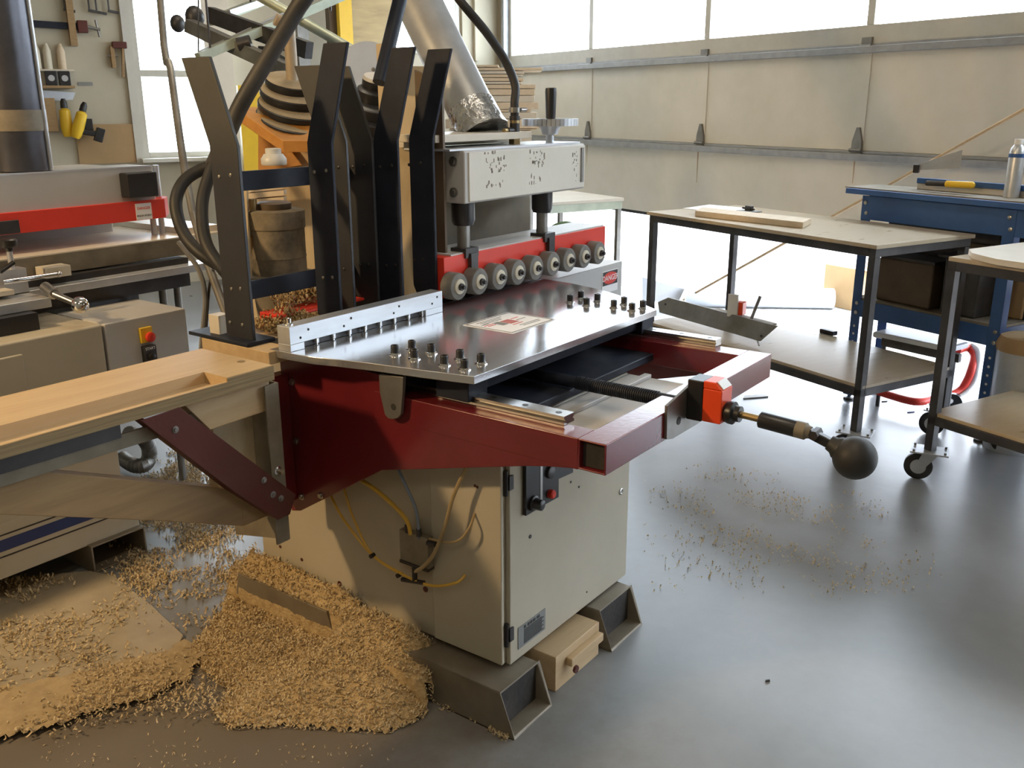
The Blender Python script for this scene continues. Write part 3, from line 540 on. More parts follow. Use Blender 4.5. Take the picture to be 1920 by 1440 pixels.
obj('air_tube', MB().tube([(1.810, 2.013, 0.513), (1.800, 1.946, 0.447), (1.800, 1.829, 0.362), (1.795, 1.697, 0.339), (1.795, 1.595, 0.340), (1.790, 1.502, 0.381), (1.815, 1.489, 0.398)], 0.0042, n=8), 'yellow_tube', mc, label='long yellow air tube')
obj('air_tube', MB().tube([(1.810, 1.949, 0.547), (1.800, 1.906, 0.466), (1.800, 1.833, 0.365), (1.795, 1.707, 0.342)], 0.0038, n=8), 'yellow_tube', mc, label='yellow air tube')
obj('air_tube', MB().tube([(1.790, 1.456, 0.736), (1.785, 1.500, 0.643), (1.780, 1.527, 0.552), (1.785, 1.572, 0.456), (1.790, 1.619, 0.396), (1.797, 1.667, 0.359)], 0.0058, n=8), 'amber_tube', mc, label='amber air tube')
obj('air_tube', MB().tube([(1.797, 1.601, 0.484), (1.785, 1.523, 0.500), (1.790, 1.485, 0.517), (1.800, 1.459, 0.555), (1.829, 1.463, 0.586)], 0.0036, n=8), 'amber_tube', mc, label='thin air tube')
for q in [(1.795, 1.828, 0.365), (1.795, 1.722, 0.334)]: obj('cable_tie', MB().cyl((q[0]-0.008, q[1], q[2]), (q[0]+0.008, q[1], q[2]), 0.007, n=10), 'black_plastic', mc)

# square steel feet and packing under the machine
def foot(x0, x1, y0, y1, lab, h=0.128, cut0=0.045, cut1=0.03, d=None):
    t = 0.006; m = MB()
    def ring(y, c, i):
        a = t if i else 0
        return [(x0+a, y + c*0 if True else y, a), (x1-a, y, a), (x1-a, y+c, h-a), (x0+a, y+c, h-a)]
    o0, o1, i0, i1 = ring(y0, cut0, 0), ring(y1, -cut1, 0), ring(y0+0.001, cut0, 1), ring(y1, -cut1, 1)
    vs = o0+o1+i0+i1; fs = []
    for i in range(4):
        j = (i+1) % 4; fs += [(j, i, i+4, j+4), (8+i, 8+j, 12+j, 12+i), (i, j, 8+j, 8+i), (4+j, 4+i, 12+i, 12+j)]
    m.add(vs, [tuple(reversed(f)) if k % 4 == 0 else f for k, f in enumerate(fs)])
    f = one('steel_tube_foot', m, 'foot', lab, 'foot', 'steel tube feet under the beige machine', bev=0.004)
    obj('tube_shade_plug', MB().box(x0+t+.001, x1-t-.001, y0+0.052, y0+0.062, t+.001, h-t-.001), 'inner', f)  # dark plate set inside, painting the shade of the hollow foot
    return f
foot(1.745, 1.930, 1.272, 1.77, 'open square steel tube foot under the near front corner of the beige cabinet')
foot(2.27, 2.47, 1.275, 1.80, 'open square steel tube foot farther along the cabinet front, beyond the wood block')
foot(1.765, 1.93, 1.97, 2.47, 'steel tube foot half buried in shavings below the back of the cabinet side', cut0=0.04)
wb = one('packing_block', MB().box(1.99, 2.235, 1.30, 1.42, 0.0, 0.115), 'pine', 'light wood packing block between the two open steel tube feet', 'wood block', bev=0.003)
obj('batten', MB().box(2.045, 2.225, 1.278, 1.300, 0.062, 0.088), 'pine', wb, bev=0.002)
obj('bolt', MB().cyl((2.06, 1.278, 0.05), (2.06, 1.27, 0.05), 0.012, n=6), 'rust_red', wb)

# ================================================================== OUTFEED TABLE AT LEFT
ot = thing('outfeed_table', 'long light wood outfeed table with plywood edge running off to the left of the machine', 'table', (0.9, 2.03, 0.0))
XL = -0.6
obj('table_top', MB().box(XL, 1.530, 1.889, 2.185, 0.964, 0.974).box(XL, 1.385, 1.978, 2.185, 0.974, 1.003).box(1.385, 1.530, 1.889, 2.185, 0.974, 1.003).box(XL, 1.385, 1.889, 1.896, 0.974, 0.992), 'pine', ot)
obj('front_edge', MB().box(XL, 1.385, 1.884, 1.889, 0.964, 0.992).box(1.385, 1.530, 1.884, 1.889, 0.964, 1.002), 'plyedge', ot)
q = (1.504, 1.982, 1.003); obj('countersink', MB().cyl((q[0], q[1], 1.002), (q[0], q[1], 1.0036), 0.011, n=18), 'plyedge', ot)
zc_ = (0.825, 1.912, 0.895)[2]
ch_ = obj('steel_channel', MB().box(XL, 1.36, 1.912, 1.921, zc_, 0.930).box(XL, 1.36, 1.921, 1.97, zc_, zc_+0.006), 'oldsteel', ot, bev=0.001)
obj('channel_flange', MB().box(XL, 1.10, 1.905, 1.925, 0.925, 0.964), 'dark_steel', ot)
obj('wood_block', MB().prism([(p[0], 1.905, p[2]) for p in [(1.263, 1.905, 0.967), (1.336, 1.905, 0.876), (1.525, 1.905, 0.879), (1.529, 1.905, 0.972)]], (0, 0.05, 0)), 'pine', ot, bev=0.002)
m = MB()
bl_ = obj('diagonal_brace', MB().prism([(p[0], 1.880, p[2]) for p in [(1.138, 1.895, 0.960), (1.241, 1.895, 0.965), (1.569, 1.895, 0.627), (1.543, 1.895, 0.578), (1.502, 1.895, 0.577), (1.376, 1.895, 0.698)]], (0, 0.006, 0)).prism([(p[0], 1.886, p[2]) for p in [(1.142, 1.901, 0.958), (1.380, 1.901, 0.695), (1.507, 1.901, 0.574), (1.502, 1.901, 0.585), (1.384, 1.901, 0.703), (1.149, 1.901, 0.962)]], (0, 0.045, 0)), 'rust_red', ot, bev=0.001)
for q in [(1.222, 1.894, 0.915), (1.465, 1.894, 0.705), (1.491, 1.894, 0.655), (1.516, 1.894, 0.635)]: obj('bolt', MB().lathe((q[0], 1.880, q[2]), (0, -1, 0), [(0, .009), (.002, .009), (.0025, .006), (.006, .005)], n=12), 'dull_steel', bl_)
obj('mounting_angle', MB().prism([(1.540, 1.89, 0.952), (1.540, 2.125, 0.952), (1.540, 2.125, 0.45), (1.540, 1.89, 0.50)], (0.006, 0, 0)).box(1.50, 1.54, 1.889, 1.895, 0.50, 0.952), 'oldsteel', ot, bev=0.001)
q = (1.510, 1.885, 0.712); obj('wing_bolt', MB().lathe((1.52, 1.889, q[2]), (0, -1, 0), [(0, .012), (.003, .012), (.004, .008), (.02, .006)], n=12), 'chrome', ot)
obj('spacer_block', MB().box(1.546, 1.743, 2.085, 2.12, 0.50, 0.90), 'maroon', ot)
obj('timber_post', MB().box(1.375, 1.50, 1.95, 1.99, 0.60, 0.90), 'pine_z', ot, bev=0.002)
obj('timber_strut', MB().prism([(p[0], 1.935, p[2]) for p in [(0.781, 1.935, 0.949), (0.766, 1.935, 0.856), (0.826, 1.935, 0.828), (1.175, 1.935, 0.683), (1.430, 1.935, 0.570), (1.440, 1.935, 0.662), (1.396, 1.935, 0.690), (0.961, 1.935, 0.877), (0.842, 1.935, 0.931)]], (0, 0.05, 0)), 'oak', ot, bev=0.002)
obj('strut_end_block', MB().prism([(p[0], 1.934, p[2]) for p in [(1.429, 1.934, 0.571), (1.535, 1.934, 0.571), (1.545, 1.934, 0.681), (1.429, 1.934, 0.682)]], (0, 0.06, 0)), 'oak', ot, bev=0.002)

# ================================================================== THE SECOND MACHINE AT LEFT
lm = thing('edge_planer', 'beige woodworking machine with a bright red rail and steel beds at far left', 'machine', (1.4, 3.4, 0.13))
fy = 3.10
c1_ = obj('cabinet', MB().box(0.2, 1.772, fy, 3.95, 0.245, 0.905), 'beige', lm, bev=0.01)
q = (1.406, 3.100, 0.866); q2 = (1.476, 3.100, 0.717)
obj('access_cover', MB().box(q[0]-0.1, q2[0], fy-0.012, fy, q[2]-0.20, q[2]-0.005), 'beige', c1_, bev=0.008)
obj('base_plinth', MB().box(0.2, 1.815, fy-0.004, 3.95, 0.105, 0.30), 'beige', lm, bev=0.003)
za = (1.307, 3.096, 0.244)[2]; zb = (1.301, 3.096, 0.203)[2]
obj('blue_stripe', MB().box(0.2, 1.80, fy-0.0055, fy-0.004, zb, za), 'navy', lm)
obj('black_line', MB().box(0.2, 1.81, fy-0.0055, fy-0.004, za+0.014, za+0.019), 'ink', lm)
obj('black_line', MB().box(0.2, 1.81, fy-0.0055, fy-0.004, zb-0.022, zb-0.017), 'ink', lm)
for x0 in (1.60, 0.9):
    obj('leg_channel', MB().hollow((x0+0.11, fy-0.03, 0.055), (x0+0.11, 3.9, 0.055), 0.22, 0.11, 0.008), 'foot', lm, bev=0.003)
obj('control_cabinet', MB().box(1.780, 2.118, fy+0.002, 3.42, 0.60, 0.903), 'grey_paint', lm, bev=0.006)
q = (1.934, 3.100, 0.834)
es = obj('emergency_stop', MB().box(q[0]-0.025, q[0]+0.025, fy-0.012, fy+0.002, q[2]-0.028, q[2]+0.030), 'yellow', lm, bev=0.003)
obj('red_button', MB().lathe((q[0]+0.005, fy-0.012, q[2]-0.006), (0, -1, 0), [(0, .012), (.008, .012), (.01, .019), (.02, .018), (.023, .012)], n=20), 'red', es)
sw_ = obj('start_switch', MB().box(q[0]-0.022, q[0]+0.028, fy-0.02, fy+0.002, q[2]-0.105, q[2]-0.040), 'dark_steel', lm, bev=0.002)
text('lettering', 'START', 0.014, (q[0]+0.003, fy-0.0205, q[2]-0.05), (1, 0, 0), (0, 0, 1), 'paper', sw_)
obj('switch_knob', MB().lathe((q[0]+0.003, fy-0.02, q[2]-0.08), (0, -1, 0), [(0, .014), (.01, .013), (.012, .01)], n=16), 'black_plastic', sw_)
# beds
obj('front_bed', MB().box(1.40, 2.44, 3.50, 3.56, 1.035, 1.108).box(1.40, 2.44, 3.56, 3.68, 1.090, 1.108), 'oldsteel', lm, bev=0.003)
obj('bed_surface', MB().box(1.40, 2.62, 3.50, 4.05, 1.108, 1.114), 'pale', lm, bev=0.001)
obj('lower_rail', MB().box(1.30, 2.60, 3.40, 3.44, 0.975, 1.006).box(1.30, 2.60, 3.44, 3.50, 1.0, 1.006), 'galv', lm, bev=0.003)
obj('bed_body', MB().box(1.40, 2.40, 3.46, 3.95, 0.91, 1.03), 'dark_steel', lm)
obj('slide_block', MB().box(1.30, 1.60, 3.34, 3.46, 1.012, 1.03), 'pale', lm, bev=0.002)
obj('slide_block', MB().box(1.76, 1.86, 3.42, 3.49, 1.035, 1.075), 'pale', lm, bev=0.002)
obj('tilt_table', MB().box(1.10, 1.68, 3.25, 3.42, 0.965, 1.0), 'galv', lm, bev=0.003)
q = (1.722, 3.140, 0.978); q2 = (1.689, 3.240, 1.010)
lv = obj('lever', MB().cyl(q2, q, 0.013, 0.010, n=16).cyl(Vector(q2)+Vector((0, .06, 0.02)), q2, 0.02, n=16), 'steel', lm)
obj('ball_knob', MB().sphere(q, 0.030, n=28), 'chrome', lv)
q = (1.757, 3.320, 1.064); obj('ball_knob', MB().sphere(q, 0.012, n=18).cyl(Vector(q)-Vector((0.2, 0, 0.0)), q, 0.009, n=12), 'chrome', lm)
q = (1.642, 3.420, 1.183); kn = obj('clamp_knob', MB().lathe((q[0], 3.42, q[2]-0.03), (0, 0, 1), [(0, .012), (.012, .014), (.02, .03), (.04, .032), (.045, .026)], n=12), 'black_plastic', lm)
obj('knob_stem', MB().cyl((q[0], 3.42, 1.03), (q[0], 3.42, q[2]-0.03), 0.01, n=12).box(q[0]-0.2, q[0]+0.04, 3.40, 3.46, 1.0, 1.09), 'galv', kn)
q0 = (1.566, 3.350, 1.096); q1 = (1.618, 3.350, 1.123); obj('black_lever', MB().cyl(q0, q1, 0.008, n=12), 'black_plastic', lm)
obj('cabinet_opening', MB().box(1.20, 1.60, 3.2, 3.45, 0.905, 0.965), 'black_plastic', lm)
obj('head_column', MB().box(0.9, 2.34, 3.90, 4.08, 0.90, 1.40).box(0.9, 2.34, 3.70, 3.92, 1.30, 1.40), 'grey_paint', lm, bev=0.006)
# head with the red rail
obj('head_body', MB().box(0.9, 2.37, 3.60, 3.78, 1.262, 1.408), 'grey_paint', lm, bev=0.004)
obj('head_edge', MB().box(0.9, 2.36, 3.598, 3.61, 1.404, 1.410), 'alu_rough', lm)
rd = obj('red_rail', MB().box(0.9, 2.40, 3.585, 3.70, 1.190, 1.270).prism([(2.40, 3.585, 1.190), (2.40, 3.585, 1.270), (2.44, 3.62, 1.275), (2.44, 3.62, 1.20)], (0, .08, 0)), 'red', lm, bev=0.003)
q0 = (2.211, 3.560, 1.387); q1 = (2.350, 3.560, 1.287)
obj('motor_box', MB().box(q0[0], q1[0], 3.54, 3.60, q1[2], q0[2]), 'black_plastic', lm, bev=0.006)
q0 = (2.260, 3.585, 1.256); q1 = (2.334, 3.585, 1.192)
sg = obj('warning_label', MB().box(q0[0], q1[0], 3.5835, 3.585, q1[2], q0[2]+0.003), 'paper', rd)
zc = q1[2]+(q0[2]-q1[2])*0.7; xc = (q0[0]+q1[0])/2
text('lettering', 'DANGER', 0.0155, (xc, 3.5825, zc+0.002), (1, 0, 0), (0, 0, 1), 'red', rd)
text('lettering', 'PINCH POINT', 0.0115, (xc, 3.5825, q1[2]+0.016), (1, 0, 0), (0, 0, 1), 'ink', rd)
for x0 in (2.385, 2.425): obj('guide_post', MB().cyl((x0, 3.66, 1.11), (x0, 3.66, 1.405), 0.013, n=16), 'galv', lm)
q = (1.727, 3.580, 1.214); obj('data_plate', MB().box(q[0]-0.08, q[0]+0.045, 3.578, 3.585, q[2]-0.022, q[2]+0.028), 'dark_steel', rd, bev=0.004)
obj('side_tray', MB().box(2.46, 2.64, 3.55, 4.1, 1.114, 1.14), 'pale', lm, bev=0.002)
for q in ((2.320, 3.550, 0.854), (2.460, 3.650, 0.820)): obj('support_post', MB().cyl((q[0], q[1], 0.02), (q[0], q[1], 0.99), 0.016, n=14), 'dull_steel', lm)
obj('dark_stand', MB().box(2.0, 2.30, 3.7, 4.3, 0.5, 1.0), 'dark_steel', lm)
# corrugated hose on the floor by the machine
one('corrugated_hose', MB().tube([(2.255, 3.927, 0.060), (2.246, 3.820, 0.050), (2.268, 3.778, 0.050), (2.322, 3.811, 0.060), (2.308, 3.777, 0.130), (2.257, 3.740, 0.200), (2.176, 3.712, 0.250)], 0.032, n=12, sub=9, ribs=1), 'dull_steel', 'grey ribbed flexible hose curling out beside the left machine cabinet', 'hose')
# round extraction pipe standing on the left machine
q = (1.881, 3.720, 1.420)
rp = thing('riser_pipe', 'dark round extraction pipe rising from the machine at the left edge', 'pipe', (q[0], 3.72, 1.41))
obj('pipe_body', MB().cyl((q[0], 3.72, 1.412), (q[0], 3.72, 4.45), 0.118, n=36), 'riser', rp) if 'riser' in M else obj('pipe_body', MB().cyl((q[0], 3.72, 1.412), (q[0], 3.72, 4.45), 0.110, n=36), mat('riser_steel', (0.10, 0.10, 0.115), 0.35, 0.7, var=0.2, scale=6), rp)
z0 = (1.880, 3.600, 1.559)[2]; z1 = (1.892, 3.600, 1.636)[2]
obj('pipe_clamp', MB().cyl((q[0], 3.72, z0), (q[0], 3.72, z1), 0.114, n=36), 'oldsteel', rp)
qa = (1.950, 3.610, 1.418)
one('conduit', MB().cyl((qa[0], 3.63, 1.412), (qa[0], 3.63, 4.49), 0.0085, n=10), 'galv', 'thin grey electrical conduit standing beside the dark riser pipe', 'conduit')

# hoses and poles between the machines
one('support_pole', MB().tube([(3.302, 4.624, 4.693), (2.441, 3.527, 2.116), (2.294, 3.295, 1.783), (2.151, 3.071, 1.476), (2.062, 2.916, 1.280)], 0.014, n=14, sub=4).tube([(2.062, 2.916, 1.280), (1.992, 2.770, 1.150), (1.895, 2.546, 0.970), (1.829, 2.424, 0.902)], 0.014, n=14, sub=4), 'dull_steel', 'slim steel pole leaning across the bright window beside the first black bar', 'pole')
bh = MB().tube([(2.947, 2.594, 3.563), (2.424, 2.357, 2.381), (2.213, 2.381, 2.031), (2.170, 2.428, 1.937), (2.108, 2.498, 1.801), (2.044, 2.568, 1.662), (2.014, 2.625, 1.554), (1.998, 2.688, 1.459)], 0.027, n=16)
one('suction_hose', bh, 'dust_hose', 'thick dusty black hose slanting down behind the first black bar', 'hose') if 'dust_hose' in M else one('suction_hose', bh, mat('dust_hose', (0.07, 0.066, 0.06), 0.55, 0, c2=(0.03, 0.03, 0.03), scale=8), 'thick dusty black hose slanting down behind the first black bar', 'hose')
one('looped_hose', MB().tube([(2.072, 2.729, 1.462), (2.022, 2.787, 1.440), (1.965, 2.811, 1.403), (1.922, 2.804, 1.345), (1.905, 2.776, 1.277), (1.890, 2.715, 1.221), (1.895, 2.650, 1.176), (1.923, 2.593, 1.139)], 0.021, n=14), 'rubber', 'outer loop of black hose hanging between the two machines', 'hose')
one('looped_hose', MB().tube([(2.025, 2.681, 1.518), (1.968, 2.676, 1.426), (1.925, 2.663, 1.352), (1.888, 2.624, 1.280), (1.862, 2.575, 1.218), (1.857, 2.522, 1.168), (1.868, 2.483, 1.122)], 0.020, n=14), 'rubber', 'inner loop of black hose close to the first black bar', 'hose')
one('black_pipe', MB().cyl((2.522, 2.299, 2.005), (2.373, 2.272, 1.720), 0.024, n=18), 'black', 'straight black pipe rising behind the second black bar', 'pipe')
one('cable', MB().tube([(2.038, 2.984, 1.173), (1.997, 2.824, 1.097), (1.987, 2.788, 0.998), (1.945, 2.773, 0.854), (1.924, 2.765, 0.782)], 0.009, n=8), 'dull_steel', 'grey cable hanging to the floor in the gap between machines', 'cable')
one('cable', MB().tube([(1.966, 2.698, 1.114), (2.004, 2.783, 1.034), (2.003, 2.813, 0.915), (1.972, 2.800, 0.806)], 0.005, n=8), 'dark_steel', 'thin dark cable hanging in the gap between machines', 'cable')

# ================================================================== RIGHT SIDE: CARTS AND BENCH (building coordinates)
def caster(par, u_, v_, zt, sw=0.0, r=0.062):
    T = BM @ Matrix.Translation((u_, v_, 0)) @ Matrix.Rotation(sw, 4, 'Z')
    def L(): return MB(T)
    c = obj('caster', L().box(-0.08, 0.08, -0.06, 0.06, zt-0.007, zt), 'galv', par, bev=0.001)
    obj('caster_fork', L().box(-0.03, 0.03, -0.022, 0.022, zt-0.022, zt-0.006).prism([(-0.035, -0.020, zt-0.02), (0.03, -0.020, zt-0.02), (0.06, -0.020, 0.045), (0.035, -0.020, 0.035), (0.02, -0.020, 0.05)], (0, -0.003, 0)).prism([(-0.035, 0.020, zt-0.02), (0.03, 0.020, zt-0.02), (0.06, 0.020, 0.045), (0.035, 0.020, 0.035), (0.02, 0.020, 0.05)], (0, 0.003, 0)), 'galv', c)
    obj('caster_wheel', L().lathe((0.04, -0.017, r), (0, 1, 0), [(0, r*.55), (.002, r*.92), (.006, r), (.028, r), (.032, r*.92), (.034, r*.55)], n=32), 'rubber', c)
    obj('wheel_disc', L().cyl((0.04, -0.0185, r), (0.04, 0.0185, r), r*.55, n=24), 'galv', c)
    for a, b in ((-.065, -.045), (.065, -.045), (-.065, .045), (.065, .045)):
        obj('plate_bolt', L().cyl((a, b, zt), (a, b, zt+0.008), 0.006, n=6), 'dull_steel', c)
def cart(lab, u0, u1, v0, v1, zt, zs, top_mat, over=0.0, foot=0.145):
    t = thing('shop_cart', lab, 'cart', ((u0+u1)/2, (v0+v1)/2, 0), 'steel framed rolling carts by the overhead door', turned=True)
    s = 0.038; zf = zt-0.018
    for a in (u0, u1-s):
        for b in (v0, v1-s):
            obj('leg', B().box(a, a+s, b, b+s, foot, zf-0.04), 'dark_steel', t, bev=0.002)
            caster(t, a+s/2, b+s/2, foot, sw=2.05 if b == v0 else 2.15)
    for z1 in (zf, zs-0.016):
        m = B(); m.box(u0, u1, v0, v0+s, z1-0.04, z1).box(u0, u1, v1-s, v1, z1-0.04, z1).box(u0, u0+s, v0+s, v1-s, z1-0.04, z1).box(u1-s, u1, v0+s, v1-s, z1-0.04, z1)
        obj('frame', m, 'dark_steel', t, bev=0.002)
    obj('top_board', B().box(u0-over, u1+over, v0-over, v1+over, zt-0.018, zt), top_mat, t, bev=0.001)
    obj('shelf', B().box(u0+0.01, u1-0.01, v0+0.01 if False else v0, v1, zs-0.016, zs), 'ply', t, bev=0.001)
    return t
cart('rolling steel cart with a plywood top and shelf in front of the open door', 3.56, 4.25, 2.80, 4.42, 1.040, 0.375, 'ply', over=0.012)
cart('rolling steel cart cut off by the right edge, boards lying on its top', 3.64, 4.33, 0.90, 2.49, 1.022, 0.325, 'ply')
one('plywood_board', B().prism([(3.66, 2.40, 1.0225), (3.75, 2.475, 1.0225), (4.20, 2.475, 1.0225), (4.30, 2.2, 1.0225), (4.30, 1.3, 1.0225), (3.60, 1.3, 1.0225), (3.60, 2.25, 1.0225)], (0, 0, 0.026)), 'pale', 'pale board with clipped corners lying on the cart at the right edge', 'board', bev=0.002)
# things on the first cart
q = (3.846, 4.129, 1.040)
one('paper_sheet', B().prism([(5.334, 2.589, 1.040), (5.603, 2.540, 1.040), (5.617, 2.234, 1.040), (5.205, 2.109, 1.040), (5.126, 2.320, 1.040)] if False else [(3.832, 4.437, 1.041), (4.116, 4.519, 1.041), (4.179, 4.183, 1.041), (3.892, 4.024, 1.041)], (0, 0, 0.002)), 'paper', 'sheets of white paper on the plywood cart top near the door', 'paper')
one('wood_strip', B().prism([(3.626, 4.095, 1.041), (3.789, 4.220, 1.041), (3.895, 3.490, 1.041), (3.724, 3.387, 1.041)], (0, 0, 0.03)), 'board', 'thin pink-brown board lying along the front of the plywood cart top', 'board', bev=0.001)
q = (4.025, 4.084, 1.043)
tl = thing('metal_bracket', 'small metal clip fitting lying on the white paper', 'bracket', (q[0], q[1], 1.043), turned=True)
obj('base_plate', B().box(q[0]-.05, q[0]+.05, q[1]-.06, q[1]+.05, 1.0432, 1.050), 'dull_steel', tl, bev=0.002)
obj('clip', B().box(q[0]-.012, q[0]+.018, q[1]-.025, q[1]+.02, 1.05, 1.078).cyl((q[0], q[1]-.05, 1.06), (q[0], q[1]+.05, 1.062), 0.006, n=10), 'dark_steel', tl, bev=0.004)
# spare part lying on the lower shelf
a_, b_ = Vector((5.229, 2.668, 0.390)), Vector((4.879, 1.867, 0.390)); ax = (b_-a_).normalized(); nz = Vector((0, 0, 1)); sd_ = ax.cross(nz).normalized()
up_ = (nz*0.92 - sd_*0.38).normalized(); Ln = (b_-a_).length
pb_ = thing('spare_beam', 'long grey steel beam with clipped ends lying askew on the lower cart shelf', 'steel part', a_)
def LP(s, h, d=0): return a_ + ax*s + up_*h + sd_*d
obj('beam_web', MB().prism([LP(0.0, 0), LP(Ln, 0), LP(Ln+0.08, 0.105), LP(0.03, 0.105), LP(-0.05, 0.06)], sd_*-0.012), 'dull_steel', pb_, bev=0.002)
obj('beam_flange', MB().prism([LP(0.4, 0.085, -0.012), LP(Ln, 0.085, -0.012), LP(Ln, 0.085, -0.09), LP(0.4, 0.085, -0.09)], (0, 0, 0.008)), 'foot', pb_)
for s_, h_ in ((0.03, 0.06), (Ln+0.0, 0.03)): obj('beam_hole', MB().cyl(LP(s_, h_, 0.0), LP(s_, h_, 0.002), 0.008, n=14), 'ink', pb_)
obj('clamp_post', MB().box(-.008, .008, -.01, .01, 0, .13) if False else MB().cyl(LP(Ln-0.16, 0.09, -0.05), LP(Ln-0.155, 0.23, -0.05), 0.009, n=12), 'dull_steel', pb_)
obj('tension_spring', MB().cyl(LP(Ln-0.01, -0.002, 0.005), LP(Ln+0.05, -0.006, 0.05), 0.005, n=8), 'steel', pb_)
c_ = LP(Ln-0.26, 0.10, -0.055)
pc2 = obj('counter_unit', MB().box(c_.x-.03, c_.x+.03, c_.y-.025, c_.y+.025, c_.z, c_.z+.075), 'orange_red', pb_, bev=0.006)
obj('counter_plate', MB().box(c_.x-.045, c_.x-.03, c_.y+.0, c_.y+.06, c_.z-.01, c_.z+.12), 'white', pc2)
q = (4.252, 3.609, 0.376)
one('black_offcut', B().box(q[0]-.02, q[0]+.02, q[1]-.05, q[1]+.05, .3755, .40), 'black_plastic', 'small black block lying alone on the shiny lower cart shelf', 'block', bev=0.004)

# blue workbench
bt = 1.175
wbn = thing('workbench', 'tall blue steel workbench with a dark top standing beside the door', 'workbench', (4.62, 3.08, 0), turned=True)
U0, V0, V1 = 4.32, 2.63, 3.52
for a in (U0, 4.56):
    for b in (V0, V1-0.06):
        m = B().box(a, a+0.004, b, b+0.06, 0.03, bt-0.03).box(a, a+0.05, b if b == V0 else b+0.056, b+0.004 if b == V0 else b+0.06, 0.03, bt-0.03)
        lg = obj('leg', m, 'blue', wbn)
        if a == U0:
            for k in range(9): obj('slot_hole', B().cyl((a-0.0008, b+0.03, 0.08+0.045*k), (a+0.001, b+0.03, 0.08+0.045*k), 0.007, n=10), 'paper', lg)
        obj('foot_pad', B().lathe((a+0.02, b+0.03, 0), (0, 0, 1), [(0, .032), (.012, .030), (.016, .01), (.032, .009)], n=18), 'dark_steel', wbn)
zb0 = (4.320, 3.356, 0.499)[2]; zb1 = (4.320, 3.369, 0.593)[2]
for uu in (U0-0.002, 4.56): obj('lower_rail', B().box(uu, uu+0.004, V0+0.06, V1-0.06, zb0, zb1), 'blue', wbn)
for vv in (V0, V1-0.004): obj('lower_rail', B().box(U0+0.05, 4.56, vv, vv+0.004, zb0, zb1), 'blue', wbn)
obj('lower_shelf', B().box(U0+0.006, 4.55, V0+0.005, V1-0.005, zb1-0.006, zb1+0.012), 'oldsteel', wbn)
za_ = bt-0.135
for uu in (U0-0.002, 4.56): obj('apron', B().box(uu, uu+0.004, V0, V1, za_, bt-0.008), 'blue', wbn)
for vv in (V0, V1-0.004): obj('apron', B().box(U0+0.05, 4.56, vv, vv+0.004, za_, bt-0.008), 'blue', wbn)
for b in (V0+0.02, V1-0.035):
    for z in (bt-0.045, bt-0.10, zb0+0.02, zb1-0.02): obj('bolt_head', B().lathe((U0-0.002, b+(0.012 if z > bt-0.06 else 0), z), (-1, 0, 0), [(0, .011), (.004, .010), (.006, .006)], n=14), 'steel', wbn)
obj('bench_top', B().box(4.27, 4.60, 2.0, 3.60, bt, bt+0.028), 'blue', wbn, bev=0.002)
obj('top_liner', B().box(4.30, 4.58, 2.0, 3.63, bt+0.028, bt+0.034), 'oldsteel', wbn)
obj('rear_panel', B().box(4.56, 4.57, V0, V1, zb1, za_), 'dark_steel', wbn)
obj('side_apron_extension', B().box(U0, U0+0.004, 2.0, V0, za_, bt-0.008), 'blue', wbn)
# on the bench
zt_ = bt+0.0345
bk = thing('tool_rail', 'low grey rack with a blue top rail standing at the back of the workbench', 'rack', (4.50, 2.9, zt_), turned=True)
obj('grey_panel', B().box(4.50, 4.51, 2.2, 3.32, zt_, zt_+0.03), 'grey_paint', bk)
obj('blue_rail', B().box(4.49, 4.52, 2.2, 3.32, zt_+0.03, zt_+0.058), 'blue', bk, bev=0.003)
q = (4.460, 2.760, 1.235)
bo = thing('spray_bottle', 'silver canister with a blue band standing upright on the workbench', 'bottle', (q[0], q[1], zt_), turned=True)
obj('canister', B().lathe((q[0], q[1], zt_), (0, 0, 1), [(0, .036), (.21, .036), (.235, .03), (.25, .018)], n=28), 'galv', bo)
obj('blue_band', B().cyl((q[0], q[1], zt_+0.19), (q[0], q[1], zt_+0.208), 0.0375, n=28), 'blue', bo)
obj('nozzle_cap', B().cyl((q[0], q[1], zt_+0.25), (q[0], q[1], zt_+0.275), 0.02, n=20), 'white', bo)
q0 = (5.327, 1.196, 1.250); q1 = (5.281, 1.090, 1.253); q2 = (5.226, 0.961, 1.257)
dr = thing('hand_tool', 'hand tool with a yellow grip lying on the workbench', 'tool', q1)
obj('tool_shaft', MB().cyl(q0, q1, 0.014, n=14), 'dark_steel', dr)
obj('tool_grip', MB().cyl(q1, q2, 0.017, n=16).sphere(q2, 0.017, n=16), 'yellow', dr)
a_, b_ = Vector((5.450, 1.280, 1.306)), Vector((5.292, 1.038, 1.374))
sw2 = thing('hand_saw', 'grey hand saw leaning above the blue rail of the rack', 'saw', a_)
obj('blade', MB().prism([a_, b_+Vector((0, 0, -.04)), b_+Vector((0, 0, .05)), a_+Vector((0, 0, .03))], (0.003, 0.001, 0)), 'door_rail', sw2)
obj('handle', MB().box(a_.x-.015, a_.x+.015, a_.y-.01, a_.y+.02, a_.z-.015, a_.z+.03), 'black_plastic', sw2, bev=0.004)
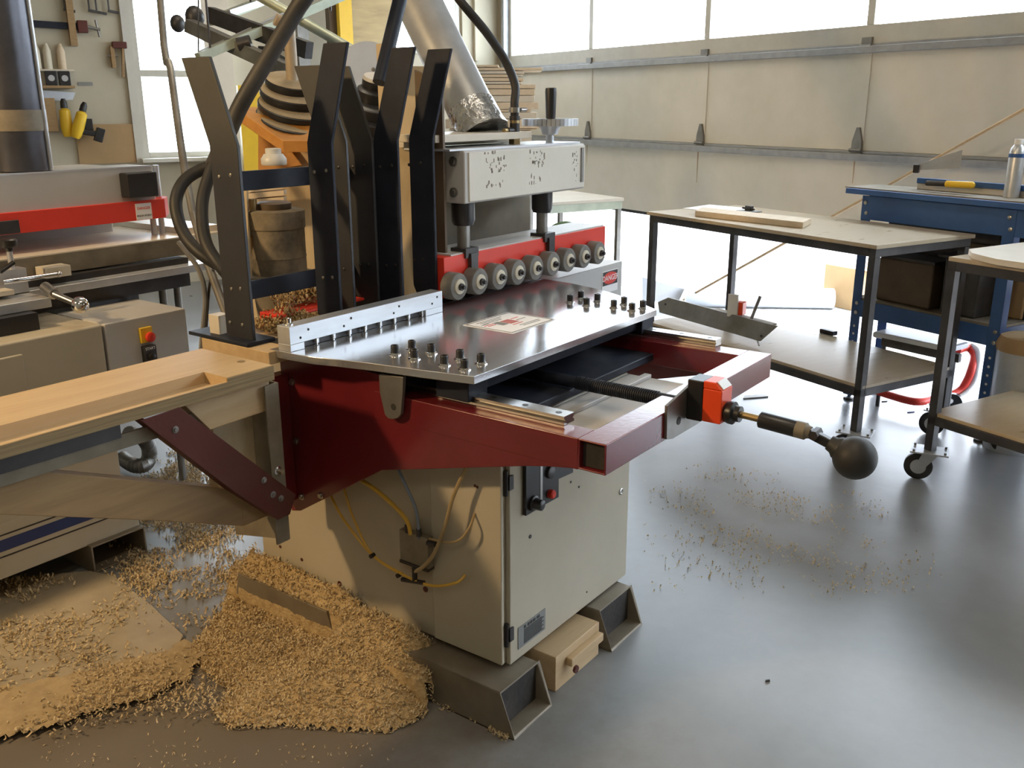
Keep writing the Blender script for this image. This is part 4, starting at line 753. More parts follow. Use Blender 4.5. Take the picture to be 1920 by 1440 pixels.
# under the bench
for nm, lab, cat_, pr_, mm in (
    ('gear_housing', 'dark boxy machine part on the lower shelf of the blue workbench', 'machine part', (4.36, 4.52, 2.80, 3.00, zb1+.012, zb1+.30), 'dark_steel'),
    ('dark_crate', 'low dark crate at the left on the lower workbench shelf', 'crate', (4.36, 4.53, 3.06, 3.40, zb1+.012, zb1+.25), 'brown_upright'),
    ('cardboard_flat', 'folded yellowish cardboard propped behind the dark part under the workbench', 'cardboard', (4.535, 4.555, 2.66, 3.0, zb1+.012, zb1+.36), 'cardboard')):
    t_ = thing(nm, lab, cat_, ((pr_[0]+pr_[1])/2, (pr_[2]+pr_[3])/2, pr_[4]), turned=True)
    obj('body', B().box(*pr_[:4], pr_[4], pr_[5]), mm, t_, bev=0.01)
    if nm == 'gear_housing':
        obj('shaft', B().cyl((4.36, 2.92, zb1+.18), (4.335, 2.92, zb1+.18), 0.03, n=18), 'dark_steel', t_)
        obj('flange', B().box(4.34, 4.54, 2.77, 3.03, zb1+.30, zb1+.315), 'dark_steel', t_, bev=0.003)
    if nm == 'dark_crate': obj('rim', B().box(4.35, 4.54, 3.05, 3.41, zb1+.25, zb1+.265), 'dark_steel', t_)
one('cardboard_box', B().box(4.5, 4.9, 2.05, 2.5, 0.30, 0.72), 'cardboard', 'brown cardboard carton at the right edge below the bench', 'box', bev=0.004)
# red and white tubular hand cart behind the carts
q = (5.617, 1.173, 0.020)
dl = thing('hand_trolley', 'red and white bent-tube trolley on the floor under the blue workbench', 'trolley', q)
obj('red_tube', MB().tube([(5.315, 1.362, 0.100), (5.314, 1.263, 0.080), (5.267, 1.109, 0.080), (5.378, 1.037, 0.080), (5.524, 0.946, 0.100), (5.557, 0.913, 0.160), (5.558, 0.896, 0.240), (5.628, 0.906, 0.300), (5.649, 0.945, 0.330), (5.550, 0.980, 0.330)], 0.022, n=12), 'red', dl)
obj('white_tube', MB().tube([(5.370, 1.006, 0.060), (5.496, 0.924, 0.080), (5.570, 0.886, 0.140), (5.575, 0.872, 0.240), (5.621, 0.886, 0.320), (5.670, 0.931, 0.340)], 0.016, n=12), 'white', dl)
obj('wheel', MB().cyl((5.435, 0.948, 0.060), Vector((5.435, 0.948, 0.060))+Vector((0.03, 0, 0)), 0.05, n=20), 'black_plastic', dl)
q0, q1 = Vector((5.231, 1.303, 0.400)), Vector((5.089, 0.881, 0.400))
bn = thing('padded_bench', 'low dark-framed bench with a white padded top between cart and workbench', 'bench', (q0+q1)/2-Vector((0, 0, .4)))
obj('pad', MB().bar(q0+Vector((.1, .03, .03)), q1+Vector((.1, .03, .03)), 0.20, 0.035), 'plastic_film', bn, bev=0.012)
obj('frame', MB().bar(q0, q1, 0.03, 0.045), 'dark_steel', bn, bev=0.003)
for t_ in (0.04, 0.96):
    p = q0.lerp(q1, t_)+Vector((0.1, 0.03, 0)); obj('leg', MB().cyl((p.x, p.y, 0), (p.x, p.y, 0.39), 0.012, n=10), 'dark_steel', bn)
q = (4.909, 0.582, 0.300)
tb = thing('waste_bin', 'round silver bin with a brown bag at the right edge', 'bin', (q[0]+0.12, q[1], 0))
obj('bin_body', MB().cyl((q[0]+.12, q[1], 0), (q[0]+.12, q[1], 0.52), 0.13, n=32), 'galv', tb)
obj('bag', MB().lathe((q[0]+.12, q[1], 0.50), (0, 0, 1), [(0, .134), (.03, .138), (.07, .12), (.075, .09)], n=24), 'cardboard', tb)

# outside the door
q0, q1 = Vector((7.240, 3.454, 0.075)), Vector((7.875, 2.400, 0.075))
rl = thing('film_roll', 'long pale roll of plastic film lying on the gravel outside', 'roll', (q0+q1)/2-Vector((0, 0, .11)))
r0 = 0.085
obj('roll_body', MB().cyl(q0, q1, r0, n=36), 'plastic_film', rl)
obj('loose_flap', MB().prism([q0+Vector((-.20, .30, -.03)), q0+Vector((-.02, .06, -.07)), q0+Vector((0.02, .02, .06)), q0+Vector((-.18, .32, .16))], (0.01, 0.01, 0)), 'plastic_film', rl)
q = (6.352, 5.312, 0.000)
cbx = thing('cardboard_carton', 'pale cardboard carton standing outside behind the film roll', 'box', (q[0]+.2, q[1], -0.01), turned=True)
obj('carton', B().box(q[0], q[0]+.4, q[1]-.22, q[1]+.18, -0.01, 0.34), 'cardboard', cbx, bev=0.004)
obj('flap', B().box(q[0], q[0]+.4, q[1]-.32, q[1]-.22, 0.335, 0.34), 'cardboard', cbx)
one('door_pole', MB().cyl((7.308, 3.505, 0.030), (5.858, 0.835, 1.640), 0.010, n=10), 'pine', 'thin pale pole leaning diagonally in front of the overhead door', 'pole')
# second table far behind
q = (4.549, 5.997, 0.920)
t2 = thing('side_table', 'light topped steel table behind the press rollers', 'table', (q[0]-.2, q[1]+.4, 0), turned=True)
u1_, v0_ = q[0]+0.02, q[1]
obj('table_top', B().box(u1_-0.75, u1_, v0_, v0_+0.9, 0.92, 0.945), 'pale', t2, bev=0.004)
obj('apron', B().box(u1_-0.74, u1_-0.01, v0_+0.01, v0_+0.89, 0.86, 0.92), 'greenish', t2)
for a in (u1_-0.05, u1_-0.74):
    for b in (v0_+0.01, v0_+0.84): obj('leg', B().box(a, a+0.035, b, b+0.035, 0, 0.86), 'dull_steel', t2)
one('green_cloth', MB().sphere(Vector((3.381, 2.200, 1.156))-Vector((0, 0, .02)), 0.065, n=24, sq=(1.6, .5, .55)), 'green', 'crumpled green cloth lying on the machine behind the red press beam', 'cloth')
# small scraps on the floor
for (x, y, s_, lab, mm) in ((1412,742, .05, 'thin grey metal scrap on the floor under the plywood cart', 'dull_steel'), (1655,752, .02, 'small dark scrap on the floor between the two carts', 'black_plastic'), (1706,773, .025, 'small blue-black scrap on the floor near the far cart wheel', 'navy'), (1438,1306, .008, 'tiny dark chip lying on the bare floor at front right', 'ink')) if False else (): pass
for q, s_, lab, mm in (((5.081, 1.958, 0.000), .075, 'thin grey metal scrap on the floor under the plywood cart', 'dull_steel'), ((5.432, 1.310, -0.000), .018, 'small dark scrap on the floor between the two carts', 'black_plastic'), ((5.315, 1.137, 0.000), .022, 'small blue-black scrap on the floor beside the back cart wheel', 'navy'), ((2.404, 0.818, 0.000), .007, 'tiny dark chip alone on the bare floor at front right', 'ink')):
    one('metal_scrap', MB().prism([(q[0]-s_, q[1]+s_*.4, 0.0), (q[0]+s_*.6, q[1]-s_, 0.0), (q[0]+s_, q[1]-s_*.6, 0.0), (q[0]-s_*.3, q[1]+s_*.6, 0.0)], (0, 0, 0.006)), mm, lab, 'scrap')

# ================================================================== BACKGROUND
# wooden cabinet, motor and clutter behind the guide bars
cb = thing('wooden_cabinet', 'light wooden cabinet enclosing the motor behind the black bars', 'cabinet', (2.45, 2.9, 0.0))
obj('side_board', MB().prism([(2.620, 2.388, 1.778), (2.620, 2.273, 1.776), (2.620, 2.290, 0.952), (2.620, 2.415, 0.937)] if False else [(2.60, 2.42, 1.0), (2.60, 2.50, 1.0), (2.60, 2.50, 1.86), (2.60, 2.42, 1.86)], (0.02, 0, 0)), 'pine_z', cb, bev=0.001)
obj('front_board', MB().prism([(2.475, 2.301, 1.776), (2.549, 2.199, 1.775), (2.372, 2.059, 1.020), (2.306, 2.150, 1.020)], (0.06, 0.05, 0)), 'pine_z', cb, bev=0.001)
obj('inner_board', MB().prism([(2.456, 2.511, 1.544), (2.476, 2.476, 1.531), (2.360, 2.360, 0.987), (2.331, 2.400, 0.987)], (0.05, 0.04, 0)), 'pine_z', cb, bev=0.001)
obj('back_board', MB().prism([(2.547, 3.254, 1.336), (2.748, 2.994, 1.367), (2.947, 2.754, 1.430), (2.819, 2.649, 0.877), (2.635, 2.858, 0.793), (2.419, 3.113, 0.709)], (0.02, 0.016, 0)), 'pine_z', cb)
obj('left_board', MB().prism([(2.051, 2.630, 1.385), (2.066, 2.612, 1.388), (2.003, 2.550, 1.096), (1.989, 2.566, 1.087)], (0.02, 0.016, 0)), 'pine_z', cb, bev=0.001)
for a, b in ((342, 362), (364, 378), (380, 392)):
    pass
obj('stacked_slat', MB().prism([(2.427, 3.066, 1.338), (2.513, 2.954, 1.352), (2.509, 2.951, 1.336), (2.422, 3.062, 1.320)], (0.05, 0.04, 0)), 'board', cb)
obj('stacked_slat', MB().prism([(2.421, 3.062, 1.316), (2.510, 2.947, 1.328), (2.505, 2.943, 1.309), (2.416, 3.058, 1.296)], (0.05, 0.04, 0)), 'board', cb)
obj('stacked_slat', MB().prism([(2.415, 3.058, 1.292), (2.504, 2.942, 1.303), (2.499, 2.939, 1.281), (2.411, 3.054, 1.272)], (0.05, 0.04, 0)), 'board', cb)
obj('cabinet_shelf', MB().box((2.011, 2.550, 1.459)[0], 2.45, 2.42, 2.55, 1.425, 1.445), 'pale', cb, bev=0.001)
mo = thing('spindle_motor', 'dusty dark cylindrical motor standing behind the bars with a dial gauge', 'motor', (2.160, 2.588, 1.069))
c = Vector((2.161, 2.593, 1.084)); s1 = 0.098
zt2 = (2.215, 2.632, 1.307)[2]
h2 = zt2-c.z
obj('motor_body', MB().lathe(c, (0, 0, 1), [(0, s1*.99), (h2*.10, s1), (h2*.26, s1), (h2*.27, s1*1.02), (h2*.30, s1), (h2*.70, s1*1.0), (h2*.72, s1*1.04), (h2*.98, s1*1.05), (h2, s1*.9)], n=36), 'dusty_motor' if 'dusty_motor' in M else 'dusty', mo)
obj('motor_cap', MB().lathe(c+Vector((0, 0, h2)), (0, 0, 1), [(0, s1*.6), (.02, s1*.6), (.025, s1*.5)], n=30), 'brown_upright', mo)
obj('motor_shelf', MB().lathe(c-Vector((0, 0, .05)), (0, 0, 1), [(0, s1*1.15), (.05, s1*1.28), (.052, s1*1.05)], n=36), 'oldsteel', mo)
obj('spindle_housing', MB().cyl(c-Vector((0, 0, .05)), c-Vector((0, 0, .22)), s1*.95, s1*.8, n=30), 'oldsteel', mo)
g_ = Vector((2.060, 2.616, 1.276))
ga = obj('dial_gauge', MB().cyl(g_+Vector((.02, .014, 0)), g_, 0.030, n=28), 'brass', mo)
gd = (EYE-g_).normalized(); gd = Vector((-0.8, -0.55, 0)).normalized()
obj('gauge_face', MB().cyl(g_, g_+gd*0.003, 0.026, n=28), 'paper', ga)
obj('gauge_valve', MB().cyl(g_+Vector((0, 0, -.05)), g_+Vector((.02, .01, -.11)), 0.022, n=14).cyl(g_+Vector((.03, 0, .03)), g_+Vector((.03, 0, .07)), 0.014, n=12), 'brass', mo)
# jug on the cabinet shelf
q = Vector((2.273, 2.710, 1.444))
jg = thing('plastic_jug', 'milky white plastic jug on the shelf behind the bars', 'jug', (q.x, q.y, 1.4455))
obj('jug_body', MB().lathe((q.x, q.y, 1.4455), (0, 0, 1), [(0, .042), (.004, .045), (.022, .045), (.034, .036), (.038, .034)], n=28), 'clear', jg)
obj('jug_cap', MB().lathe((q.x, q.y, 1.4835), (0, 0, 1), [(0, .028), (.018, .028), (.02, .024)], n=24), 'clear', jg)
# upper wood slab with the black feeder on it
sl = thing('orange_bench', 'orange varnished wooden slab and box behind the bars carrying the black feeder', 'bench', (2.711, 3.077, 1.431))
obj('slab', MB().prism([(2.506, 3.198, 1.639), (2.754, 3.392, 1.644), (3.040, 2.959, 1.563), (2.752, 2.711, 1.518), (2.518, 2.942, 1.517)], (0, 0, -0.045)), 'orange_wood', sl, bev=0.003)
obj('front_panel', MB().prism([(2.643, 3.235, 1.559), (2.695, 3.133, 1.499), (2.714, 3.062, 1.410), (2.601, 3.205, 1.385)], (0.03, 0.03, 0)), 'orange_wood', sl, bev=0.002)
obj('box_side', MB().prism([(2.713, 3.197, 1.498), (2.951, 2.876, 1.509), (2.924, 2.840, 1.363), (2.683, 3.154, 1.332)], (0.03, 0.03, 0)), 'pine', sl, bev=0.002)
a_, b_ = Vector((2.712, 3.260, 1.448)), Vector((2.961, 2.920, 1.447)); n2 = Vector((0.8, 0.6, 0))*0.3
obj('cabinet_body', MB().prism([(a_.x, a_.y, 0), (b_.x, b_.y, 0), (b_.x+n2.x, b_.y+n2.y, 0), (a_.x+n2.x, a_.y+n2.y, 0)], (0, 0, 1.44)), 'pine_z', sl)
pf = thing('stock_feeder', 'dust-covered black stock feeder with stacked round housings behind the bars', 'machine', (2.667, 3.016, 1.540))
for k, (x, y, rr, hh) in enumerate(((560, 246, .155, .035), (556, 226, .150, .03), (552, 208, .135, .03), (550, 190, .122, .028), (548, 172, .105, .03))):
    q = Vector((0, 0, 0)); 
LV = [(2.717, 3.050, 1.568), (2.720, 3.069, 1.614), (2.722, 3.091, 1.665), (2.728, 3.107, 1.711)]
tilt = Vector((-0.14, -0.36, 1)).normalized()
for q, rr in zip(LV, (.185, .165, .140, .110)):
    q = Vector(q); hs = obj('round_housing', MB().lathe(q, tilt, [(0, rr*.90), (.004, rr*.93), (.018, rr*.93), (.019, rr), (.036, rr), (.04, rr*.96)], n=34), 'black_plastic', pf)
    obj('dust_layer', MB().lathe(q+tilt*0.04, tilt, [(0, rr*.97), (.003, rr*.90)], n=34), 'dust_top' if 'dust_top' in M else mat('dust_top', (0.36, 0.30, 0.21), 0.9, 0, var=0.2, scale=10), hs)
q = Vector(LV[-1])+tilt*0.03
obj('feed_pipe', MB().tube([q, q+Vector((0, 0, .16)), q+Vector((-.01, 0, .215)), q+Vector((-.05, .02, .24))], 0.024, n=16), 'tan_pipe', pf)
LV = [(2.820, 2.728, 1.561), (2.830, 2.740, 1.613), (2.841, 2.751, 1.664), (2.850, 2.757, 1.700)]
for q, rr in zip(LV, (.125, .115, .075, .055)):
    q = Vector(q); hs = obj('round_housing', MB().lathe(q, tilt, [(0, rr*.97), (.006, rr), (.045, rr), (.05, rr*.9)], n=30), 'black_plastic', pf)
obj('dust_layer', MB().lathe(Vector(LV[-1])+tilt*0.05, tilt, [(0, .056), (.012, .05), (.014, .02)], n=24), 'grey_paint', pf)
# pale round blower cover
c = Vector((3.499, 3.419, 1.792)); n_ = (EYE-c); n_.z = 0; n_.normalize()
bc = thing('blower_cover', 'pale blue-grey round cover plate with bolts high behind the bars', 'cover', c-Vector((0, 0, .16)))
obj('disc', MB().cyl(c-n_*.02, c, 0.155, n=48), 'disc', bc)
p_ = (3.625, 3.412, 1.769); obj('cover_stand', MB().cyl((p_[0], p_[1], 0), (p_[0], p_[1], p_[2]+.05), 0.03, n=14), 'dull_steel', bc)
for q in [(3.471, 3.479, 1.904), (3.491, 3.439, 1.879), (3.502, 3.392, 1.816)]: obj('bolt', MB().lathe(Vector(q), n_, [(0, .010), (.006, .009), (.008, .005)], n=12), 'dull_steel', bc)
# shelf rack with profiles high at left of centre
rk = thing('clamp_rack', 'rack of long steel clamps and rails hung high in front of the window', 'rack', (3.669, 4.286, 1.869))
obj('rail', MB().bar((3.222, 4.378, 1.889), (4.621, 3.999, 2.479), 0.07, 0.045), 'greenish', rk)
obj('rail', MB().bar((3.262, 4.427, 1.919), (4.680, 4.047, 2.557), 0.02, 0.010), 'galv', rk)
obj('rail', MB().bar((3.776, 4.980, 2.131), (4.429, 4.918, 2.376), 0.06, 0.05), 'greenish', rk)
obj('rail', MB().bar((3.818, 4.854, 2.172), (4.493, 4.838, 2.392), 0.03, 0.035), 'galv', rk)
obj('clamp_bar', MB().bar((3.582, 4.719, 2.140), (3.572, 3.916, 1.923), 0.05, 0.085), 'dark_steel', rk)
obj('clamp_bar', MB().bar((3.431, 4.716, 2.074), (3.418, 3.684, 1.745), 0.06, 0.07), 'dull_steel', rk)
obj('clamp_bar', MB().bar((3.564, 4.286, 1.934), (3.542, 3.665, 1.694), 0.05, 0.05), 'dark_steel', rk)
obj('hanging_pipe', MB().cyl((3.687, 4.452, 2.243), (3.948, 3.933, 1.924), 0.028, n=14), 'greenish', rk)
obj('clamp_head', MB().sphere((3.526, 4.790, 2.128), 0.07, n=14, sq=(.8, .7, .9)).box(0, 0.001, 0, 0.001, 0, 0.001) if False else MB().sphere((3.526, 4.790, 2.128), 0.07, n=14, sq=(.8, .7, .9)), 'dark_steel', rk)
obj('clamp_head', MB().sphere((3.526, 4.954, 2.102), 0.055, n=14, sq=(.8, .7, .9)), 'dark_steel', rk)
obj('bolt_cluster', MB().cyl((3.394, 4.265, 1.956), (3.437, 4.214, 1.972), 0.035, n=10), 'dark_steel', rk)
obj('rubber_block', MB().bar((3.665, 4.375, 2.033), (3.692, 4.539, 2.081), 0.06, 0.05), 'yellow', rk)
for q in [(3.278, 4.347, 1.912), (3.987, 4.175, 2.161), (4.013, 4.891, 2.248), (3.897, 4.158, 2.231)]: obj('drop_hanger', MB().cyl(q, (q[0], q[1], 4.5), 0.006, n=8), 'dark_steel', rk)
obj('drop_hanger', MB().cyl((3.255, 4.423, 1.892), (3.521, 4.719, 2.324), 0.004, n=6), 'dark_steel', rk)
# yellow post and lean-to pieces against the back wall
def wallbox(name, x0, y0, x1, y1): pass
for q0, q1, mm, nm, lab, cat_, dp in (
    ((3.392, 8.900, 2.046), (3.518, 8.900, 2.869), 'yellow', 'yellow_post', 'tall yellow post against the back wall above the bars', 'post', .08),
    ((2.147, 8.000, 1.172), (2.323, 8.000, 1.806), 'yellow', 'yellow_board', 'yellow board standing behind the orange bench', 'board', .05),
    ((3.327, 9.000, 2.034), (3.462, 9.000, 2.877), 'brown_upright', 'dark_upright', 'dark brown upright standing beside the yellow post', 'post', .1),
    ((3.044, 9.100, 1.999), (3.155, 9.100, 2.406), 'dull_steel', 'steel_upright', 'grey steel upright against the greenish back wall', 'post', .06),
    ((2.174, 9.100, 1.212), (2.416, 9.100, 2.822), 'pale', 'pale_upright', 'cream upright beside the right edge of the big window', 'post', .08),
    ((3.605, 9.200, 2.136), (4.076, 9.200, 2.938), 'ply_wall', 'plywood_sheet', 'tan plywood sheet on the back wall left of the duct', 'board', .02)):
    one(nm, B().box(q0[0], q1[0], q0[1], q0[1]+dp, q0[2] if nm == 'plywood_sheet' else 0, q1[2]), mm, lab, cat_)
struct('trim_3', B().box(4.92, 5.34, 9.345, 9.38, 0, 4.0).box(5.05, 5.10, 9.30, 9.345, 2.1, 4.0), 'wall')
# wood stack behind the press head
random.seed(11)
rows = (((5.303, 4.296, 1.413), (5.606, 3.881, 1.412)),)
Z = [1.385]
base = Vector((5.298, 4.292, 1.392)); right = Vector((5.601, 3.877, 1.390)); dx = (right-base).normalized(); dyv = Vector((-dx.y, dx.x, 0))
full = (right-base).length
ysp = [(5.371, 4.197, 1.402), (5.390, 4.211, 1.481), (5.393, 4.213, 1.492), (5.409, 4.224, 1.557), (5.419, 4.232, 1.600), (5.424, 4.235, 1.618), (5.435, 4.243, 1.665), (5.445, 4.250, 1.708), (5.456, 4.258, 1.751), (5.463, 4.263, 1.780), (5.467, 4.266, 1.798), (5.473, 4.270, 1.823), (5.479, 4.274, 1.845), (5.484, 4.278, 1.866), (5.489, 4.282, 1.888), (5.493, 4.285, 1.906)]
ends = (0.93, 1.0, 1.06, 1.0, 0.92, 1.02, 0.97, 0.97, 0.98, 0.80, 0.82, 0.74, 0.83, 1.07, 0.50, 0.98)
rb = thing('storage_rack', 'low rack hidden behind the press head that carries the pale boards', 'rack', base)
zlow = min(p[2] for p in ysp)
obj('rack_top', MB().bar(base+dx*0.05+Vector((0, 0, zlow-base.z-.03)), base+dx*(full*.95)+Vector((0, 0, zlow-base.z-.03)), 0.5, 0.05), 'dull_steel', rb)
for t_ in (0.1, 0.9): obj('rack_leg', MB().bar(Vector((base.x, base.y, 0))+dx*full*t_, Vector((base.x, base.y, zlow-.05))+dx*full*t_, 0.05, 0.05), 'dull_steel', rb)
nm_ = ('lowest', 'second lowest', 'third from the bottom', 'fourth from the bottom', 'fifth from the bottom', 'sixth from the bottom', 'seventh from the bottom', 'eighth from the bottom', 'eighth from the top', 'seventh from the top', 'sixth from the top', 'fifth from the top', 'fourth from the top', 'third from the top', 'topmost')
for k in range(15):
    z0 = ysp[k][2]; z1 = ysp[k+1][2]
    a = base + dx*(-0.05-0.06*random.random()); b = base + dx*(full*ends[k]); a.z = b.z = (z0+z1)/2
    o = one('stacked_board', MB().bar(a, b, 0.42, (z1-z0)-0.004), 'board' if k % 3 else 'pale', 'pale sawn board in the stack behind the press head, %s' % nm_[k], 'board', 'pale boards stacked behind the press head', bev=0.002)
# ---- on the back wall
VW = 9.375
def wt(name, lab, cat_, b): return thing(name, lab, cat_, b, turned=True)
q0, q1 = (0.818, 9.330, 2.324), (1.188, 9.330, 2.304)
t = wt('bar_clamp', 'long dark bar clamp with a red jaw on the wall at upper left', 'clamp', q0)
obj('bar', B().bar((q0[0]-.3, 9.34, q0[2]), (q1[0], 9.34, q1[2]), 0.02, 0.055), 'black', t)
obj('jaw', B().box(q1[0]-.02, q1[0]+.06, 9.30, 9.36, q1[2]-.05, q1[2]+.05), 'red_jaw' if 'red_jaw' in M else 'rust_red', t, bev=0.005)
obj('screw', B().cyl((q1[0]+.06, 9.33, q1[2]), (q1[0]+.16, 9.33, q1[2]-.02), 0.014, n=10).cyl((q1[0]+.13, 9.33, q1[2]+.06), (q1[0]+.15, 9.33, q1[2]-.08), 0.01, n=8), 'dull_steel', t)
q = (1.121, 9.340, 2.366)
one('wooden_peg_strip', B().box(q[0]-.025, q[0]+.03, 9.30, 9.38, q[2]-.22, q[2]+.4), 'oak', 'upright wooden strip holding the long bar clamp on the wall', 'strip')
for px, lab in (((1.281, 9.330, 2.501), 'small clamp hanging highest on the wall left of the window'), ((1.339, 9.330, 2.491), 'small clamp hanging second from the window at the top'), ((1.440, 9.330, 2.504), 'small clamp hanging at the top closest to the window'), ((1.087, 9.330, 2.500), 'small clamp hanging at the top above the wooden strip')):
    t = wt('small_clamp', lab, 'clamp', px)
    obj('clamp_bar', B().bar((px[0], 9.34, px[2]+.25), (px[0], 9.34, px[2]-.06), 0.012, 0.02, (0, 1, 0)), 'dark_steel', t)
    obj('clamp_jaw', B().bar((px[0]-.01, 9.34, px[2]-.06), (px[0]+.08, 9.34, px[2]-.075), 0.015, 0.022), 'dark_steel', t)
q = (1.501, 9.330, 2.160)
t = wt('hammer', 'wooden handled hammer hanging on the wall beside the window', 'hammer', q)
obj('hammer_head', B().box(q[0]-.07, q[0]+.05, 9.31, 9.36, q[2]-.025, q[2]+.03), 'rust_red', t, bev=0.006)
q2 = (1.492, 9.330, 1.891); obj('handle', B().bar((q[0]+.02, 9.335, q[2]), (q2[0], 9.335, q2[2]), 0.022, 0.03, (0, 1, 0)), 'oak', t, bev=0.004)
q = (1.430, 9.340, 2.070); t = wt('wooden_clamp', 'small brown wooden clamp hung just left of the hammer', 'clamp', q)
obj('jaw', B().box(q[0]-.02, q[0]+.015, 9.32, 9.37, q[2]-.10, q[2]+.08), 'oak', t, bev=0.003); obj('screw', B().cyl((q[0]-.05, 9.33, q[2]), (q[0]+.04, 9.33, q[2]), 0.007, n=8), 'dull_steel', t)
# wall shelf with tubes
qs = (0.945, 9.300, 1.806)
t = wt('wall_shelf', 'small shelf with two black sockets below a row of tubes', 'shelf', qs)
obj('shelf_board', B().box(qs[0]-.13, qs[0]+.13, 9.22, 9.38, qs[2]-.01, qs[2]+.01), 'oak', t)
for dx_ in (-.045, .06):
    s_ = obj('socket', B().box(qs[0]+dx_-.045, qs[0]+dx_+.045, 9.24, 9.30, qs[2]+.01, qs[2]+.13), 'black_plastic', t, bev=0.006)
    obj('socket_ring', B().cyl((qs[0]+dx_, 9.24, qs[2]+.07), (qs[0]+dx_, 9.232, qs[2]+.07), 0.026, n=18), 'galv', s_)
one('wall_bracket_board', B().box(qs[0]-.15, qs[0]+.15, 9.30, 9.38, qs[2]+.13, qs[2]+.145), 'pale', 'narrow pale ledge on the wall carrying the glue tubes', 'ledge')
for k, (dx_, lab) in enumerate(((-.13, 'leftmost pale glue tube on the wall ledge'), (-.045, 'middle pale glue tube on the wall ledge'), (.065, 'rightmost glue tube on the wall ledge, yellowish'))):
    one('glue_tube', B().lathe((qs[0]+dx_, 9.345, qs[2]+.1455), (0, 0, 1), [(0, .033), (.15, .033), (.18, .022), (.21, .012)], n=18), 'cream' if k != 2 else 'board', lab, 'tube')
q = (1.179, 9.370, 1.835); t = one('wall_label', B().box(q[0]-.06, q[0]+.06, 9.372, 9.379, q[2]-.015, q[2]+.015), 'label_grey', 'short dark written strip on the wall right of the sockets', 'label')
# panel saw blade, cordless drills, cardboard
q = (0.927, 9.340, 1.731); one('blue_blade', B().prism([(q[0]-.16, 9.34, q[2]-.05), (q[0]+.13, 9.34, q[2]-.03), (q[0]+.16, 9.34, q[2]+.03), (q[0]-.16, 9.34, q[2]+.05)], (0, .01, 0)), 'disc', 'blue-grey blade hanging flat above the yellow drills', 'saw')
def drill(b, lab, tl_):
    t = wt('cordless_drill', lab, 'drill', b); T = BM @ Matrix.Translation(b) @ Matrix.Rotation(tl_, 4, 'Y')
    def L(): return MB(T)
    obj('drill_body', L().lathe((0, 0, .22), (0, 0, -1), [(0, .02), (.02, .045), (.16, .05), (.22, .04), (.24, .03)], n=20), 'yellow', t)
    obj('chuck', L().lathe((0, 0, .22), (0, 0, 1), [(0, .03), (.05, .028), (.08, .015)], n=16), 'black_plastic', t)
    obj('grip', L().bar((0.03, 0, .05), (.15, 0, .07), .04, .05), 'black_plastic', t, bev=0.01)
    obj('battery', L().box(.14, .21, -.04, .04, .01, .13), 'black_plastic', t, bev=0.008)
drill((0.973, 9.280, 1.410), 'yellow and black cordless drill hanging left on the wall', 0.0)
drill((1.033, 9.220, 1.397), 'yellow and black cordless drill tilted in front of its neighbour on the wall', 0.35)
q = (0.857, 9.340, 1.455); one('drill_holder', B().box(q[0]-.05, q[0]+.05, 9.28, 9.38, q[2]-.02, q[2]+.26), 'oak', 'brown wooden holder block left of the yellow drills', 'holder', bev=0.004)
q0, q1 = (1.048, 9.350, 1.149), (1.619, 9.350, 1.491)
one('cardboard_sheet', B().box(q0[0], q1[0]-.03, 9.355, 9.37, q0[2], q1[2]), 'cardboard', 'brown sheet of hardboard leaning on the wall left of the window', 'board')
struct('trim_4', B().box(-0.5, 1.60, 9.36, 9.38, 0.95, 1.02), 'wall')

# ================================================================== SHAVINGS
from mathutils import noise
def inside(p, poly):
    c = False; n = len(poly)
    for i in range(n):
        x1, y1 = poly[i]; x2, y2 = poly[(i+1) % n]
        if (y1 > p[1]) != (y2 > p[1]) and p[0] < (x2-x1)*(p[1]-y1)/(y2-y1)+x1: c = not c
    return c
def edist(p, poly):
    d = 9; n = len(poly)
    for i in range(n):
        a = Vector(poly[i]); b = Vector(poly[(i+1) % n]); ab = b-a; t = max(0, min(1, (Vector(p)-a).dot(ab)/ab.length_squared)); d = min(d, (Vector(p)-(a+ab*t)).length)
    return d
pile = [(q[0], q[1]) for q in [(1.339, 2.041, 0.000), (1.314, 1.926, 0.000), (1.401, 1.829, 0.000), (1.492, 1.673, 0.000), (1.562, 1.560, 0.000), (1.659, 1.529, 0.000), (1.740, 1.550, 0.000), (1.805, 1.591, 0.000)]] + [(1.765, 1.62), (1.83, 1.60), (1.83, 1.80), (1.83, 2.12), (1.83, 2.42)] + [(q[0], q[1]) for q in [(1.961, 2.582, 0.000), (1.842, 2.577, 0.000), (1.608, 2.415, 0.000), (1.471, 2.364, 0.000), (1.447, 2.225, 0.000), (1.426, 2.070, 0.000)]]
def H(x, y):
    e = edist((x, y), pile); n1 = noise.noise(Vector((x*5, y*5, 0))); n2 = noise.noise(Vector((x*17, y*17, 3)))
    dm = max(0, 1.83-x); tgt = 0.026 + 0.085*math.exp(-(dm/0.22)**2)*math.exp(-((y-1.84)/0.30)**2) + 0.055*math.exp(-(dm/0.09)**2) + 0.022*math.exp(-((x-1.40)**2+(y-1.75)**2)/0.09)
    k = min(1, (e+0.0)/0.14) if x < 1.70 else min(1, e/0.02+0.3)
    if y > 1.92:
        b = min(1, (y-1.92)/0.06); t2_ = 0.028 if x < 1.765 else 0.13+0.05*min(1, (x-1.765)/0.06)*(1+0.4*n1)
        if x < 1.765 or y < 2.46: tgt = tgt*(1-b)+t2_*b
        if x >= 1.765: return max(0, tgt*(1+0.1*n1)+0.01*n2)
    return max(0, tgt*(k**0.8)*(1+0.35*n1)+0.014*n2*k+0.007*noise.noise(Vector((x*45, y*45, 9)))*k)
